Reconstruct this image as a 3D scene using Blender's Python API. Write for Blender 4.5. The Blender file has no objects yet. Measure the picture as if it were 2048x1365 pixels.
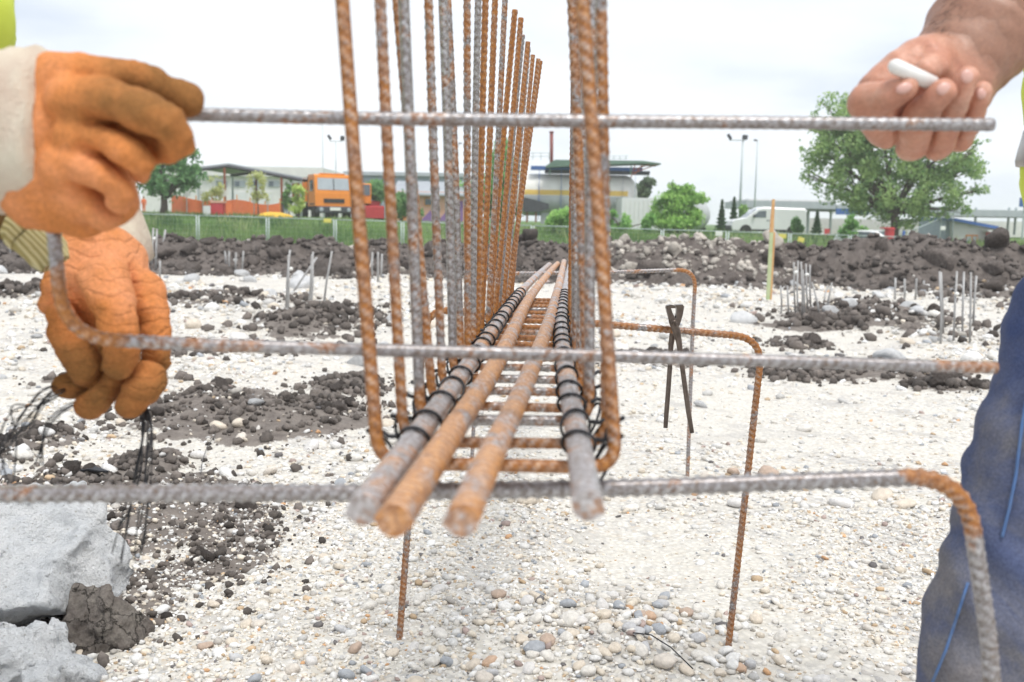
import bpy, math, random
import numpy as np
from mathutils import Vector, Matrix
random.seed(7); rng = np.random.default_rng(7)
SC = bpy.context.scene
COL = SC.collection
R = math.radians

# ------------------------------------------------------------------ camera, sky, sun, exposure
F_PX = 1991.0
CAM = Vector((0.0, 0.0, 1.0))
CM = Matrix.Rotation(R(90 - 6.94), 3, 'X') @ Matrix.Rotation(R(1.0), 3, 'Z')
cd = bpy.data.cameras.new('camera'); cam = bpy.data.objects.new('camera', cd); COL.objects.link(cam)
cam.matrix_world = Matrix.Translation(CAM) @ CM.to_4x4()
cd.sensor_width = 36.0; cd.lens = 36.0 * F_PX / 2048.0
cd.clip_start = 0.05; cd.clip_end = 3000
cd.dof.use_dof = True; cd.dof.focus_distance = 2.35; cd.dof.aperture_fstop = 5.6; cd.dof.aperture_blades = 8
SC.camera = cam

SUN_EL, SUN_AZ = 66.0, 150.0          # azimuth measured from +Y (view direction) towards +X
w = bpy.data.worlds.new('World'); SC.world = w; w.use_nodes = True
nt = w.node_tree; nt.nodes.clear()
wo = nt.nodes.new('ShaderNodeOutputWorld'); bg = nt.nodes.new('ShaderNodeBackground')
sky = nt.nodes.new('ShaderNodeTexSky'); sky.sky_type = 'NISHITA'; sky.sun_disc = False
sky.sun_elevation = R(SUN_EL); sky.sun_rotation = R(SUN_AZ); sky.air_density = 1.0; sky.dust_density = 2.0
tc = nt.nodes.new('ShaderNodeTexCoord'); mp = nt.nodes.new('ShaderNodeMapping')
mp.inputs['Scale'].default_value = (1.6, 1.6, 5.5); mp.inputs['Location'].default_value = (2.3, .4, .3)
ns = nt.nodes.new('ShaderNodeTexNoise'); ns.inputs['Scale'].default_value = 1.7; ns.inputs['Detail'].default_value = 5
ns.inputs['Roughness'].default_value = .5
cr = nt.nodes.new('ShaderNodeValToRGB')
cr.color_ramp.elements[0].position = .30; cr.color_ramp.elements[0].color = (.60, .67, .78, 1)
cr.color_ramp.elements[1].position = .66; cr.color_ramp.elements[1].color = (.93, .96, 1, 1)
e = cr.color_ramp.elements.new(.48); e.color = (.83, .875, .94, 1)
vm = nt.nodes.new('ShaderNodeVectorMath'); vm.operation = 'SCALE'; vm.inputs['Scale'].default_value = 10.0
mx = nt.nodes.new('ShaderNodeMix'); mx.data_type = 'RGBA'; mx.inputs[0].default_value = .92
L = nt.links.new
L(tc.outputs['Generated'], mp.inputs['Vector']); L(mp.outputs[0], ns.inputs['Vector']); L(ns.outputs['Fac'], cr.inputs['Fac'])
L(cr.outputs['Color'], vm.inputs[0]); L(sky.outputs[0], mx.inputs[6]); L(vm.outputs[0], mx.inputs[7])
L(mx.outputs[2], bg.inputs['Color']); bg.inputs['Strength'].default_value = .0655; L(bg.outputs[0], wo.inputs['Surface'])

sd = bpy.data.lights.new('sun', 'SUN'); so = bpy.data.objects.new('sun', sd); COL.objects.link(so)
sd.energy = 1.5; sd.angle = R(22); sd.color = (1.0, .96, .90)
sdir = Vector((math.cos(R(SUN_EL)) * math.sin(R(SUN_AZ)), math.cos(R(SUN_EL)) * math.cos(R(SUN_AZ)), math.sin(R(SUN_EL))))
so.rotation_euler = (-sdir).to_track_quat('-Z', 'Y').to_euler(); so.location = (0, 0, 30)
SC.view_settings.view_transform = 'Standard'; SC.view_settings.look = 'None'
SC.view_settings.exposure = 0.91; SC.view_settings.gamma = 1.0; SC.view_settings.use_curve_mapping = False
SC.render.engine = 'CYCLES'; SC.cycles.use_denoising = True; SC.cycles.max_bounces = 6; SC.cycles.volume_bounces = 2
SC.cycles.transparent_max_bounces = 6; SC.cycles.caustics_reflective = False; SC.cycles.caustics_refractive = False

def ray(px, py):
    return CM @ Vector(((px - 1024) / F_PX, -(py - 682.5) / F_PX, -1.0))
def at(px, py, Y):
    d = ray(px, py); return CAM + d * (Y / d.y)
def atz(px, py, z):
    d = ray(px, py); return CAM + d * ((z - CAM.z) / d.z)
def pxr(n, Y): return n * Y / F_PX           # a length of n photo pixels at distance Y

# ------------------------------------------------------------------ object helpers
def link(o, parent=None):
    COL.objects.link(o)
    if parent is not None: o.parent = parent
    return o
def wloc(o):
    v = Vector((0, 0, 0))
    while o is not None:
        v += o.location; o = o.parent
    return v
def tag(o, label=None, cat=None, group=None, kind=None):
    if label: o['label'] = label
    if cat: o['category'] = cat
    if group: o['group'] = group
    if kind: o['kind'] = kind
    return o
def thing(name, label, cat, loc=(0, 0, 0), rz=0.0, group=None):
    o = bpy.data.objects.new(name, None); o.empty_display_size = .1
    o.location = loc; o.rotation_euler = (0, 0, rz)
    link(o); return tag(o, label, cat, group)
def mesh_np(name, V, Fs, smooth=True):
    me = bpy.data.meshes.new(name)
    V = np.asarray(V, dtype=np.float32).reshape(-1, 3)
    if isinstance(Fs, np.ndarray):
        k = Fs.shape[1]; n = len(Fs)
        me.vertices.add(len(V)); me.vertices.foreach_set('co', V.ravel())
        me.loops.add(n * k); me.loops.foreach_set('vertex_index', Fs.astype(np.int32).ravel())
        me.polygons.add(n); me.polygons.foreach_set('loop_start', np.arange(0, n * k, k, dtype=np.int32))
        me.update(calc_edges=True); me.validate()
    else:
        me.from_pydata(V.tolist(), [], Fs); me.update()
    if smooth and len(me.polygons): me.polygons.foreach_set('use_smooth', np.ones(len(me.polygons), dtype=bool))
    return me
def mk(name, V, Fs, mat, parent=None, world=False, smooth=True):
    V = np.asarray(V, dtype=np.float64).reshape(-1, 3)
    if world and parent is not None: V = V - np.array(wloc(parent))
    me = mesh_np(name, V, Fs, smooth); me.materials.append(mat)
    return link(bpy.data.objects.new(name, me), parent)

class MB:
    "collects simple solids, then build() links them as one mesh object"
    def __init__(s): s.v = []; s.f = []
    def add(s, v, f):
        o = len(s.v); s.v += [tuple(x) for x in v]; s.f += [tuple(i + o for i in q) for q in f]; return s
    def box(s, c, d, rot=None, taper=1.0, bev=0.0):
        x, y, z = d[0] / 2, d[1] / 2, d[2] / 2
        M = Matrix.Identity(3) if rot is None else rot
        if bev <= 0:
            vs = [(-x, -y, -z), (x, -y, -z), (x, y, -z), (-x, y, -z), (-x * taper, -y * taper, z), (x * taper, -y * taper, z), (x * taper, y * taper, z), (-x * taper, y * taper, z)]
            fs = [(3, 2, 1, 0), (4, 5, 6, 7), (0, 1, 5, 4), (1, 2, 6, 5), (2, 3, 7, 6), (3, 0, 4, 7)]
        else:
            b = min(bev, x * .9, y * .9, z * .9)
            ring = [(-x + b, -y), (x - b, -y), (x, -y + b), (x, y - b), (x - b, y), (-x + b, y), (-x, y - b), (-x, -y + b)]
            vs = []; 
            for zz, k in ((-z, b), (-z + b, 0), (z - b, 0), (z, b)):
                for (a, c2) in ring: vs.append((a * (1 - k / x), c2 * (1 - k / y), zz))
            fs = [tuple(range(7, -1, -1)), tuple(range(24, 32))]
            for r in range(3):
                for i in range(8): fs.append((r * 8 + i, r * 8 + (i + 1) % 8, r * 8 + 8 + (i + 1) % 8, r * 8 + 8 + i))
        return s.add([M @ Vector(v) + Vector(c) for v in vs], fs)
    def tube(s, pts, r, n=8, caps=True):
        pts = [Vector(p) for p in pts]
        rr = r if isinstance(r, (list, tuple)) else [r] * len(pts)
        vs, fs = [], []
        nrm = None
        for i, p in enumerate(pts):
            t = (pts[min(i + 1, len(pts) - 1)] - pts[max(i - 1, 0)]).normalized()
            if nrm is None: nrm = t.orthogonal().normalized()
            else: nrm = (nrm - t * nrm.dot(t)).normalized()
            b = t.cross(nrm)
            for k in range(n):
                a = 2 * math.pi * k / n
                vs.append(p + (nrm * math.cos(a) + b * math.sin(a)) * rr[i])
        for i in range(len(pts) - 1):
            for k in range(n):
                fs.append((i * n + k, i * n + (k + 1) % n, (i + 1) * n + (k + 1) % n, (i + 1) * n + k))
        if caps:
            fs.append(tuple(range(n - 1, -1, -1))); fs.append(tuple(range((len(pts) - 1) * n, len(pts) * n)))
        return s.add(vs, fs)
    def prism(s, poly, axis, lo, hi, flip=False):
        "extrude a 2D polygon along an axis ('x','y','z')"
        n = len(poly); vs = []
        for h in (lo, hi):
            for a, b in poly:
                vs.append({'x': (h, a, b), 'y': (a, h, b), 'z': (a, b, h)}[axis])
        fs = [tuple(range(n - 1, -1, -1)), tuple(range(n, 2 * n))] + [(i, (i + 1) % n, n + (i + 1) % n, n + i) for i in range(n)]
        return s.add(vs, fs)
    def lathe(s, prof, n=20, c=(0, 0, 0), axis='z'):
        vs, fs = [], []
        for r, h in prof:
            for k in range(n):
                a = 2 * math.pi * k / n; x, y = r * math.cos(a), r * math.sin(a)
                q = {'z': (x, y, h), 'x': (h, x, y), 'y': (x, h, y)}[axis]
                vs.append((q[0] + c[0], q[1] + c[1], q[2] + c[2]))
        for i in range(len(prof) - 1):
            for k in range(n): fs.append((i * n + k, i * n + (k + 1) % n, (i + 1) * n + (k + 1) % n, (i + 1) * n + k))
        fs.append(tuple(range(n - 1, -1, -1))); fs.append(tuple(range((len(prof) - 1) * n, len(prof) * n)))
        return s.add(vs, fs)
    def build(s, name, mat, parent=None, world=False, smooth=False):
        return mk(name, s.v, s.f, mat, parent, world, smooth)

# ------------------------------------------------------------------ materials
def newmat(name):
    m = bpy.data.materials.new(name); m.use_nodes = True
    t = m.node_tree; b = t.nodes['Principled BSDF']; return m, t, b
def nd(t, kind, **kw):
    n = t.nodes.new('ShaderNode' + kind)
    for k, v in kw.items():
        if k in n.inputs.keys(): n.inputs[k].default_value = v
        else: setattr(n, k, v)
    return n
def ramp(t, stops, fac=None):
    n = t.nodes.new('ShaderNodeValToRGB'); el = n.color_ramp.elements
    while len(el) < len(stops): el.new(.5)
    for e_, (p, c) in zip(el, stops):
        e_.position = p; e_.color = (c[0], c[1], c[2], 1) if not isinstance(c, (int, float)) else (c, c, c, 1)
    if fac is not None: t.links.new(fac, n.inputs['Fac'])
    return n
def mixc(t, a, b, fac, mode='MIX'):
    n = t.nodes.new('ShaderNodeMix'); n.data_type = 'RGBA'; n.blend_type = mode
    for s_, v in ((6, a), (7, b), (0, fac)):
        if hasattr(v, 'is_output'): t.links.new(v, n.inputs[s_])
        elif isinstance(v, (int, float)): n.inputs[s_].default_value = v
        else: n.inputs[s_].default_value = (*v, 1)
    return n.outputs[2]
def bump(t, b, h, strength=.5, dist=.01, prev=None):
    n = nd(t, 'Bump', Strength=strength, Distance=dist); t.links.new(h, n.inputs['Height'])
    if prev is not None: t.links.new(prev.outputs[0], n.inputs['Normal'])
    t.links.new(n.outputs[0], b.inputs['Normal']); return n
def pm(name, c, c2=None, scale=5.0, rough=.7, metal=0.0, bs=0.0, bscale=None, bdist=.01, detail=5, obj_var=0.0, spec=.4):
    "plain procedural material: two tones mixed by noise, optional relief, optional per-object tone"
    m, t, b = newmat(name)
    co = nd(t, 'TexCoord')
    n = nd(t, 'TexNoise', Scale=scale, Detail=detail, Roughness=.6); t.links.new(co.outputs['Object'], n.inputs['Vector'])
    c2 = c2 or tuple(x * .8 for x in c)
    r_ = ramp(t, [(.35, c), (.68, c2)], n.outputs['Fac']); out = r_.outputs[0]
    if obj_var:
        oi = nd(t, 'ObjectInfo'); rr = ramp(t, [(0, 1 - obj_var), (1, 1 + obj_var * .6)], oi.outputs['Random'])
        out = mixc(t, out, rr.outputs[0], 1.0, 'MULTIPLY')
    t.links.new(out, b.inputs['Base Color'])
    b.inputs['Roughness'].default_value = rough; b.inputs['Metallic'].default_value = metal
    b.inputs['Specular IOR Level'].default_value = spec
    if bs:
        n2 = nd(t, 'TexNoise', Scale=bscale or scale * 6, Detail=6, Roughness=.65); t.links.new(co.outputs['Object'], n2.inputs['Vector'])
        bump(t, b, n2.outputs['Fac'], bs, bdist)
    return m

def rebar_mat(name, lo, hi, bias, gain=1.0):
    "steel with mill scale, patchy orange rust and brown film; amount differs per bar"
    m, t, b = newmat(name)
    co = nd(t, 'TexCoord'); oi = nd(t, 'ObjectInfo')
    off = nd(t, 'VectorMath', operation='SCALE'); cmb = nd(t, 'CombineXYZ')
    for i in range(3): t.links.new(oi.outputs['Random'], cmb.inputs[i])
    t.links.new(cmb.outputs[0], off.inputs[0]); off.inputs['Scale'].default_value = 37.0
    ad = nd(t, 'VectorMath', operation='ADD'); t.links.new(co.outputs['Object'], ad.inputs[0]); t.links.new(off.outputs[0], ad.inputs[1])
    n1 = nd(t, 'TexNoise', Scale=lo, Detail=5, Roughness=.68, Distortion=.4); t.links.new(ad.outputs[0], n1.inputs['Vector'])
    n2 = nd(t, 'TexNoise', Scale=hi, Detail=6, Roughness=.7); t.links.new(ad.outputs[0], n2.inputs['Vector'])
    mth = nd(t, 'Math', operation='MULTIPLY_ADD'); t.links.new(n2.outputs['Fac'], mth.inputs[0]); mth.inputs[1].default_value = .45; t.links.new(n1.outputs['Fac'], mth.inputs[2])
    m2 = nd(t, 'Math', operation='MULTIPLY_ADD'); t.links.new(oi.outputs['Random'], m2.inputs[0]); m2.inputs[1].default_value = .22; t.links.new(mth.outputs[0], m2.inputs[2])
    m3 = nd(t, 'Math', operation='ADD'); t.links.new(m2.outputs[0], m3.inputs[0]); m3.inputs[1].default_value = bias
    bd = nd(t, 'Attribute', attribute_name='bend'); m4 = nd(t, 'Math', operation='MULTIPLY_ADD'); t.links.new(bd.outputs['Fac'], m4.inputs[0]); m4.inputs[1].default_value = .32; t.links.new(m3.outputs[0], m4.inputs[2]); m3 = m4
    base = ramp(t, [(.30, (.52, .52, .54)), (.46, (.34, .335, .35)), (.60, (.20, .18, .17)), (.75, (.30, .17, .08))], n2.outputs['Fac'])
    rust = ramp(t, [(.28, (.54, .26, .05)), (.44, (.42, .165, .03)), (.60, (.24, .10, .035)), (.75, (.12, .06, .04))], n2.outputs['Fac'])
    if gain != 1.0:
        for rp, hu in ((base, (1, 1, 1)), (rust, (1.0, 1.12, 1.4))):
            for e_ in rp.color_ramp.elements: e_.color = (*[min(.85, v_ * gain * h_) for v_, h_ in zip(e_.color[:3], hu)], 1)
    fac = ramp(t, [(.77, 0.0), (.84, .7), (.93, 1.0)], m3.outputs[0])
    rib = nd(t, 'Attribute', attribute_name='rib')
    c_ = mixc(t, base.outputs[0], rust.outputs[0], fac.outputs[0])
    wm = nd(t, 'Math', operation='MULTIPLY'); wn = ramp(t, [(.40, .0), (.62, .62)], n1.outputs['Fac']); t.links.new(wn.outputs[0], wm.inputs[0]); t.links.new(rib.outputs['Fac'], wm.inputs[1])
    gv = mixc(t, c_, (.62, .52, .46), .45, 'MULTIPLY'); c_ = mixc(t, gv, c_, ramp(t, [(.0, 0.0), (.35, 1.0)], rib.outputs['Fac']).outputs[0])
    t.links.new(mixc(t, c_, (.60, .58, .56), wm.outputs[0]), b.inputs['Base Color'])  # pale rib crests: worn steel plus highlights painted into the colour
    met = ramp(t, [(0, .35), (1, 0.0)], fac.outputs[0]); t.links.new(met.outputs[0], b.inputs['Metallic'])
    ro = ramp(t, [(0, .33), (1, .55)], fac.outputs[0]); t.links.new(ro.outputs[0], b.inputs['Roughness'])
    bump(t, b, n2.outputs['Fac'], .25, .0012)
    return m

M = {}
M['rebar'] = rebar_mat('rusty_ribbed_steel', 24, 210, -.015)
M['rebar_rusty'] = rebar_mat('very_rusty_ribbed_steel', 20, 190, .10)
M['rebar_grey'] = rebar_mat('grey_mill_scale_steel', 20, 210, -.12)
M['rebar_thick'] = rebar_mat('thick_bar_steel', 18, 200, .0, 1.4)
M['wire'] = pm('black_annealed_wire', (.022, .023, .026), (.035, .035, .04), 40, .42, .3)
M['tool'] = pm('worn_tool_steel', (.17, .135, .115), (.09, .07, .058), 60, .30, .5, .2, 200, .001)
M['soil'] = pm('dark_clay_soil', (.195, .168, .152), (.098, .083, .075), 7, .92, 0, .9, 30, .03, obj_var=.3, spec=.2)
M['chalk'] = pm('white_chalk', (.82, .82, .80), (.74, .74, .73), 60, .8)
# ------------------------------------------------------------------ fields: smooth noise, SDF shapes, surface nets
def waves(seed, n, fmin, fmax):
    g = np.random.default_rng(seed)
    d = g.normal(size=(n, 3)); d /= np.linalg.norm(d, axis=1)[:, None]
    f = np.exp(g.uniform(math.log(fmin), math.log(fmax), n))
    return d * f[:, None] * 2 * math.pi, g.uniform(0, 6.28, n), (fmin / f) ** .8
def wnoise(P, W):
    k, ph, a = W; out = np.zeros(P.shape[:-1])
    for i in range(len(ph)): out += a[i] * np.sin(P @ k[i] + ph[i])
    return out / math.sqrt((a ** 2).sum() / 2 + 1e-9) / 2
def surface_nets(f, lo, h):
    nx, ny, nz = f.shape; S = f < 0
    cs = [(i, j, k) for i in (0, 1) for j in (0, 1) for k in (0, 1)]
    sl = lambda A, c: A[c[0]:nx - 1 + c[0], c[1]:ny - 1 + c[1], c[2]:nz - 1 + c[2]]
    cnt = sum(sl(S, c).astype(np.int8) for c in cs)
    I = np.argwhere((cnt > 0) & (cnt < 8)); n = len(I)
    idx = -np.ones((nx - 1, ny - 1, nz - 1), dtype=np.int64); idx[tuple(I.T)] = np.arange(n)
    pos = np.zeros((n, 3)); num = np.zeros(n)
    for a in range(3):
        for c in cs:
            if c[a]: continue
            c2 = list(c); c2[a] = 1
            fa = f[I[:, 0] + c[0], I[:, 1] + c[1], I[:, 2] + c[2]]; fb = f[I[:, 0] + c2[0], I[:, 1] + c2[1], I[:, 2] + c2[2]]
            mk_ = (fa < 0) != (fb < 0); t = np.where(mk_, fa / np.where(mk_, fa - fb, 1), 0)
            p = np.tile(np.array(c, float), (n, 1)); p[:, a] = t
            pos += p * mk_[:, None]; num += mk_
    V = np.array(lo) + h * (I + pos / num[:, None])
    Q = []
    for a in range(3):
        b, c = (a + 1) % 3, (a + 2) % 3
        s0 = [slice(None)] * 3; s1 = [slice(None)] * 3; s0[a] = slice(0, -1); s1[a] = slice(1, None)
        A, B = S[tuple(s0)], S[tuple(s1)]
        E = np.argwhere(A != B); ok = (E[:, b] > 0) & (E[:, c] > 0) & (E[:, b] < f.shape[b] - 1) & (E[:, c] < f.shape[c] - 1); E = E[ok]
        fl = A[tuple(E.T)]
        def cell(db, dc):
            q = E.copy(); q[:, b] += db; q[:, c] += dc; return idx[tuple(q.T)]
        q = np.stack([cell(-1, -1), cell(0, -1), cell(0, 0), cell(-1, 0)], 1)
        q[~fl] = q[~fl][:, ::-1]; Q.append(q)
    return V, np.concatenate(Q)
def grid(lo, hi, h):
    ax = [np.arange(lo[i], hi[i] + h, h) for i in range(3)]
    return np.stack(np.meshgrid(*ax, indexing='ij'), -1)
def cone(P, a, b, ra, rb):
    a = np.array(a); b = np.array(b); ab = b - a
    t = np.clip(((P - a) @ ab) / (ab @ ab + 1e-12), 0, 1)
    return np.linalg.norm(P - a - t[..., None] * ab, axis=-1) - (ra + (rb - ra) * t)
def ell(P, c, r):
    q = (P - np.array(c)) / np.array(r); k = np.linalg.norm(q, axis=-1)
    return (k - 1) * min(r)
def smin(a, b, k):
    h = np.clip(.5 + .5 * (b - a) / k, 0, 1); return b + (a - b) * h - k * h * (1 - h)
def chain(P, pts, k=.006):
    "pts: (x,y,z,r) joints of a limb"
    d = None
    for p, q in zip(pts[:-1], pts[1:]):
        e_ = cone(P, p[:3], q[:3], p[3], q[3]); d = e_ if d is None else np.minimum(d, e_)
    return d
def sdf_mesh(chains, h, ks, noise=None, pad=.03, post=None):
    allp = np.array([p for c in chains for p in c])
    lo = (allp[:, :3] - allp[:, 3:4]).min(0) - pad; hi = (allp[:, :3] + allp[:, 3:4]).max(0) + pad
    P = grid(lo, hi, h); d = None
    for c, k in zip(chains, ks):
        e_ = chain(P, c); d = e_ if d is None else smin(d, e_, k)
    if noise is not None:
        for W, amp in noise: d = d + amp * wnoise(P, W)
    if post is not None: d = post(P, d)
    return surface_nets(d, lo, h)
def pxc(lst):
    "(px, py, Y, radius in photo pixels) -> (x, y, z, r)"
    return [(*at(a, b, Y), pxr(r, Y)) for a, b, Y, r in lst]

def ico(sub):
    import bmesh
    bm = bmesh.new(); bmesh.ops.create_icosphere(bm, subdivisions=sub, radius=1.0)
    V = np.array([v.co for v in bm.verts]); Fc = np.array([[v.index for v in f.verts] for f in bm.faces]); bm.free(); return V, Fc
def rock_shape(sub, seed, rough=.25, flat=.6, cuts=0):
    V, Fc = ico(sub); g = np.random.default_rng(seed)
    r = 1 + rough * wnoise(V, waves(seed, 10, .25, .8 + .35 * sub))
    V = V * r[:, None]
    for _ in range(cuts):
        nrm = g.normal(size=3); nrm /= np.linalg.norm(nrm); dd = g.uniform(.5, .8)
        ex = V @ nrm - dd; V = V - np.outer(np.clip(ex, 0, None) * .9, nrm)
    V[:, 2] *= flat; V[:, 1] *= g.uniform(.65, .95); return V, Fc
def scatter_mesh(shapes, loc, scale, seed, tilt=.35, col=None, mat=None, name='x', parent=None, sq=None):
    "many small solids in one mesh (kind stuff)"
    g = np.random.default_rng(seed); Vs, Fs, Cs = [], [], []; off = 0
    n = len(loc); which = g.integers(0, len(shapes), n)
    for s_, (V, Fc) in enumerate(shapes):
        I = np.nonzero(which == s_)[0]
        if not len(I): continue
        a = g.uniform(0, 6.28, len(I)); tx = g.normal(0, tilt, len(I)); ty = g.normal(0, tilt, len(I))
        ca, sa = np.cos(a), np.sin(a); z0 = np.zeros(len(I)); o1 = np.ones(len(I))
        Rz = np.stack([np.stack([ca, -sa, z0], 1), np.stack([sa, ca, z0], 1), np.stack([z0, z0, o1], 1)], 1)
        Rx = np.stack([np.stack([o1, z0, z0], 1), np.stack([z0, np.cos(tx), -np.sin(tx)], 1), np.stack([z0, np.sin(tx), np.cos(tx)], 1)], 1)
        Ry = np.stack([np.stack([np.cos(ty), z0, np.sin(ty)], 1), np.stack([z0, o1, z0], 1), np.stack([-np.sin(ty), z0, np.cos(ty)], 1)], 1)
        Mx = Rz @ Rx @ Ry
        W_ = np.einsum('nij,vj->nvi', Mx, V) * scale[I][:, None, None] + loc[I][:, None, :]
        Vs.append(W_.reshape(-1, 3)); Fs.append((Fc[None] + (off + np.arange(len(I)) * len(V))[:, None, None]).reshape(-1, 3)); off += len(I) * len(V)
        if col is not None: Cs.append(np.repeat(col[I], len(V), axis=0))
    o = mk(name, np.concatenate(Vs), np.concatenate(Fs), mat, parent)
    if col is not None:
        C = np.concatenate(Cs); C = np.concatenate([C, np.ones((len(C), 1))], 1)
        at_ = o.data.color_attributes.new('col', 'FLOAT_COLOR', 'POINT'); at_.data.foreach_set('color', C.astype(np.float32).ravel())
    return o
def colmat(name, rough=.75, bs=.25, bscale=120, bdist=.003, var=.25):
    m, t, b = newmat(name); a = nd(t, 'Attribute', attribute_name='col'); co = nd(t, 'TexCoord')
    n = nd(t, 'TexNoise', Scale=bscale, Detail=5, Roughness=.6); t.links.new(co.outputs['Object'], n.inputs['Vector'])
    rr = ramp(t, [(.3, 1 - var), (.7, 1 + var * .3)], n.outputs['Fac'])
    t.links.new(mixc(t, a.outputs['Color'], rr.outputs[0], 1.0, 'MULTIPLY'), b.inputs['Base Color'])
    b.inputs['Roughness'].default_value = rough; b.inputs['Specular IOR Level'].default_value = .3
    bump(t, b, n.outputs['Fac'], bs, bdist); return m

# ------------------------------------------------------------------ terrain
GW1 = waves(3, 14, .25, 1.2); GW2 = waves(4, 18, 1.5, 9.0); GW3 = waves(5, 10, .02, .08)
SOIL = []     # (centre x, y, radius x, radius y, height, tilt)
def patch(px, py, rx, ry, hgt):
    c = atz(px, py, 0); e1 = atz(px + rx, py, 0); n_ = atz(px, py - ry, 0); f_ = atz(px, py + ry, 0)
    SOIL.append((c.x, (n_.y + f_.y) / 2, abs(e1.x - c.x), abs(n_.y - f_.y) / 2, hgt))
for p in [(330, 1080, 230, 110, .07), (210, 1260, 170, 110, .06), (470, 1120, 110, 80, .03), (130, 980, 130, 26, .05), (290, 940, 60, 24, .07),
          (50, 905, 80, 40, .07), (400, 835, 120, 46, .10), (540, 850, 170, 40, .09), (640, 830, 80, 26, .07), (690, 770, 70, 18, .05),
          (40, 592, 70, 18, .12), (440, 605, 140, 9, .10), (600, 655, 90, 22, .16), (690, 650, 60, 20, .14), (380, 705, 110, 8, .05),
          (1760, 650, 125, 24, .22), (1640, 655, 60, 8, .08), (1590, 748, 60, 9, .03), (1760, 742, 120, 14, .05),
          (1900, 770, 60, 9, .05), (1600, 690, 40, 6, .03), (1310, 720, 60, 8, .04), (1990, 600, 70, 14, .2), (200, 760, 90, 7, .04)]:
    patch(*p)
def soil_mask(x, y):
    P = np.stack([x, y, np.zeros_like(x)], -1); nz = wnoise(P, GW2); n1 = wnoise(P, GW1)
    m = np.zeros_like(x); hh = np.zeros_like(x)
    for cx, cy, rx, ry, hg in SOIL:
        d = np.sqrt(((x - cx) / rx) ** 2 + ((y - cy) / ry) ** 2) + .42 * nz + .22 * n1
        k = np.clip((1.32 - d) / .8, 0, 1); m = np.maximum(m, k); hh = np.maximum(hh, hg * k * (.6 + .5 * np.clip(nz + .4, 0, 1.5)))
    return m, hh
def sstep(a, b, x):
    t = np.clip((x - a) / (b - a), 0, 1); return t * t * (3 - 2 * t)
def ground_z(x, y):
    x = np.asarray(x, float); y = np.asarray(y, float)
    P = np.stack([x, y, np.zeros_like(x)], -1)
    near = 1 - sstep(18, 28, y)
    z = near * (.028 * wnoise(P, GW1) + .007 * wnoise(P, GW2))
    z += .05 * np.exp(-(((x - .28) / .38) ** 2 + ((y - 2.35) / .28) ** 2)) - .02 * np.exp(-((x / .5) ** 2 + ((y - 2.9) / .3) ** 2))
    z += soil_mask(x, y)[1] * near
    z += -1.0 * sstep(19, 27, y) + (1.0 + .62 - .018 * np.clip(x, -26, 26)) * sstep(50.5, 61, y) + .35 * sstep(80, 250, y) * 0
    return z
def gz(x, y): return float(ground_z(np.array([x]), np.array([y]))[0])

ax_x = np.unique(np.concatenate([np.arange(-2.2, 2.2, .028), np.sinh(np.linspace(-6.5, 6.5, 180)) * 1.4]))
ax_y = np.unique(np.concatenate([-np.geomspace(.5, 300, 30), np.arange(-.5, 1.6, .08), np.arange(1.6, 4.2, .025), np.geomspace(4.2, 30, 260), np.geomspace(30, 75, 60), np.geomspace(75, 700, 36)]))
GX, GY = np.meshgrid(ax_x, ax_y, indexing='ij')
GZ = ground_z(GX, GY); GMASK = soil_mask(GX, GY)[0] * (1 - sstep(22, 28, GY))
nxg, nyg = GX.shape; ii = np.arange(nxg * nyg).reshape(nxg, nyg)
Fg = np.stack([ii[:-1, :-1], ii[1:, :-1], ii[1:, 1:], ii[:-1, 1:]], -1).reshape(-1, 4)

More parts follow.
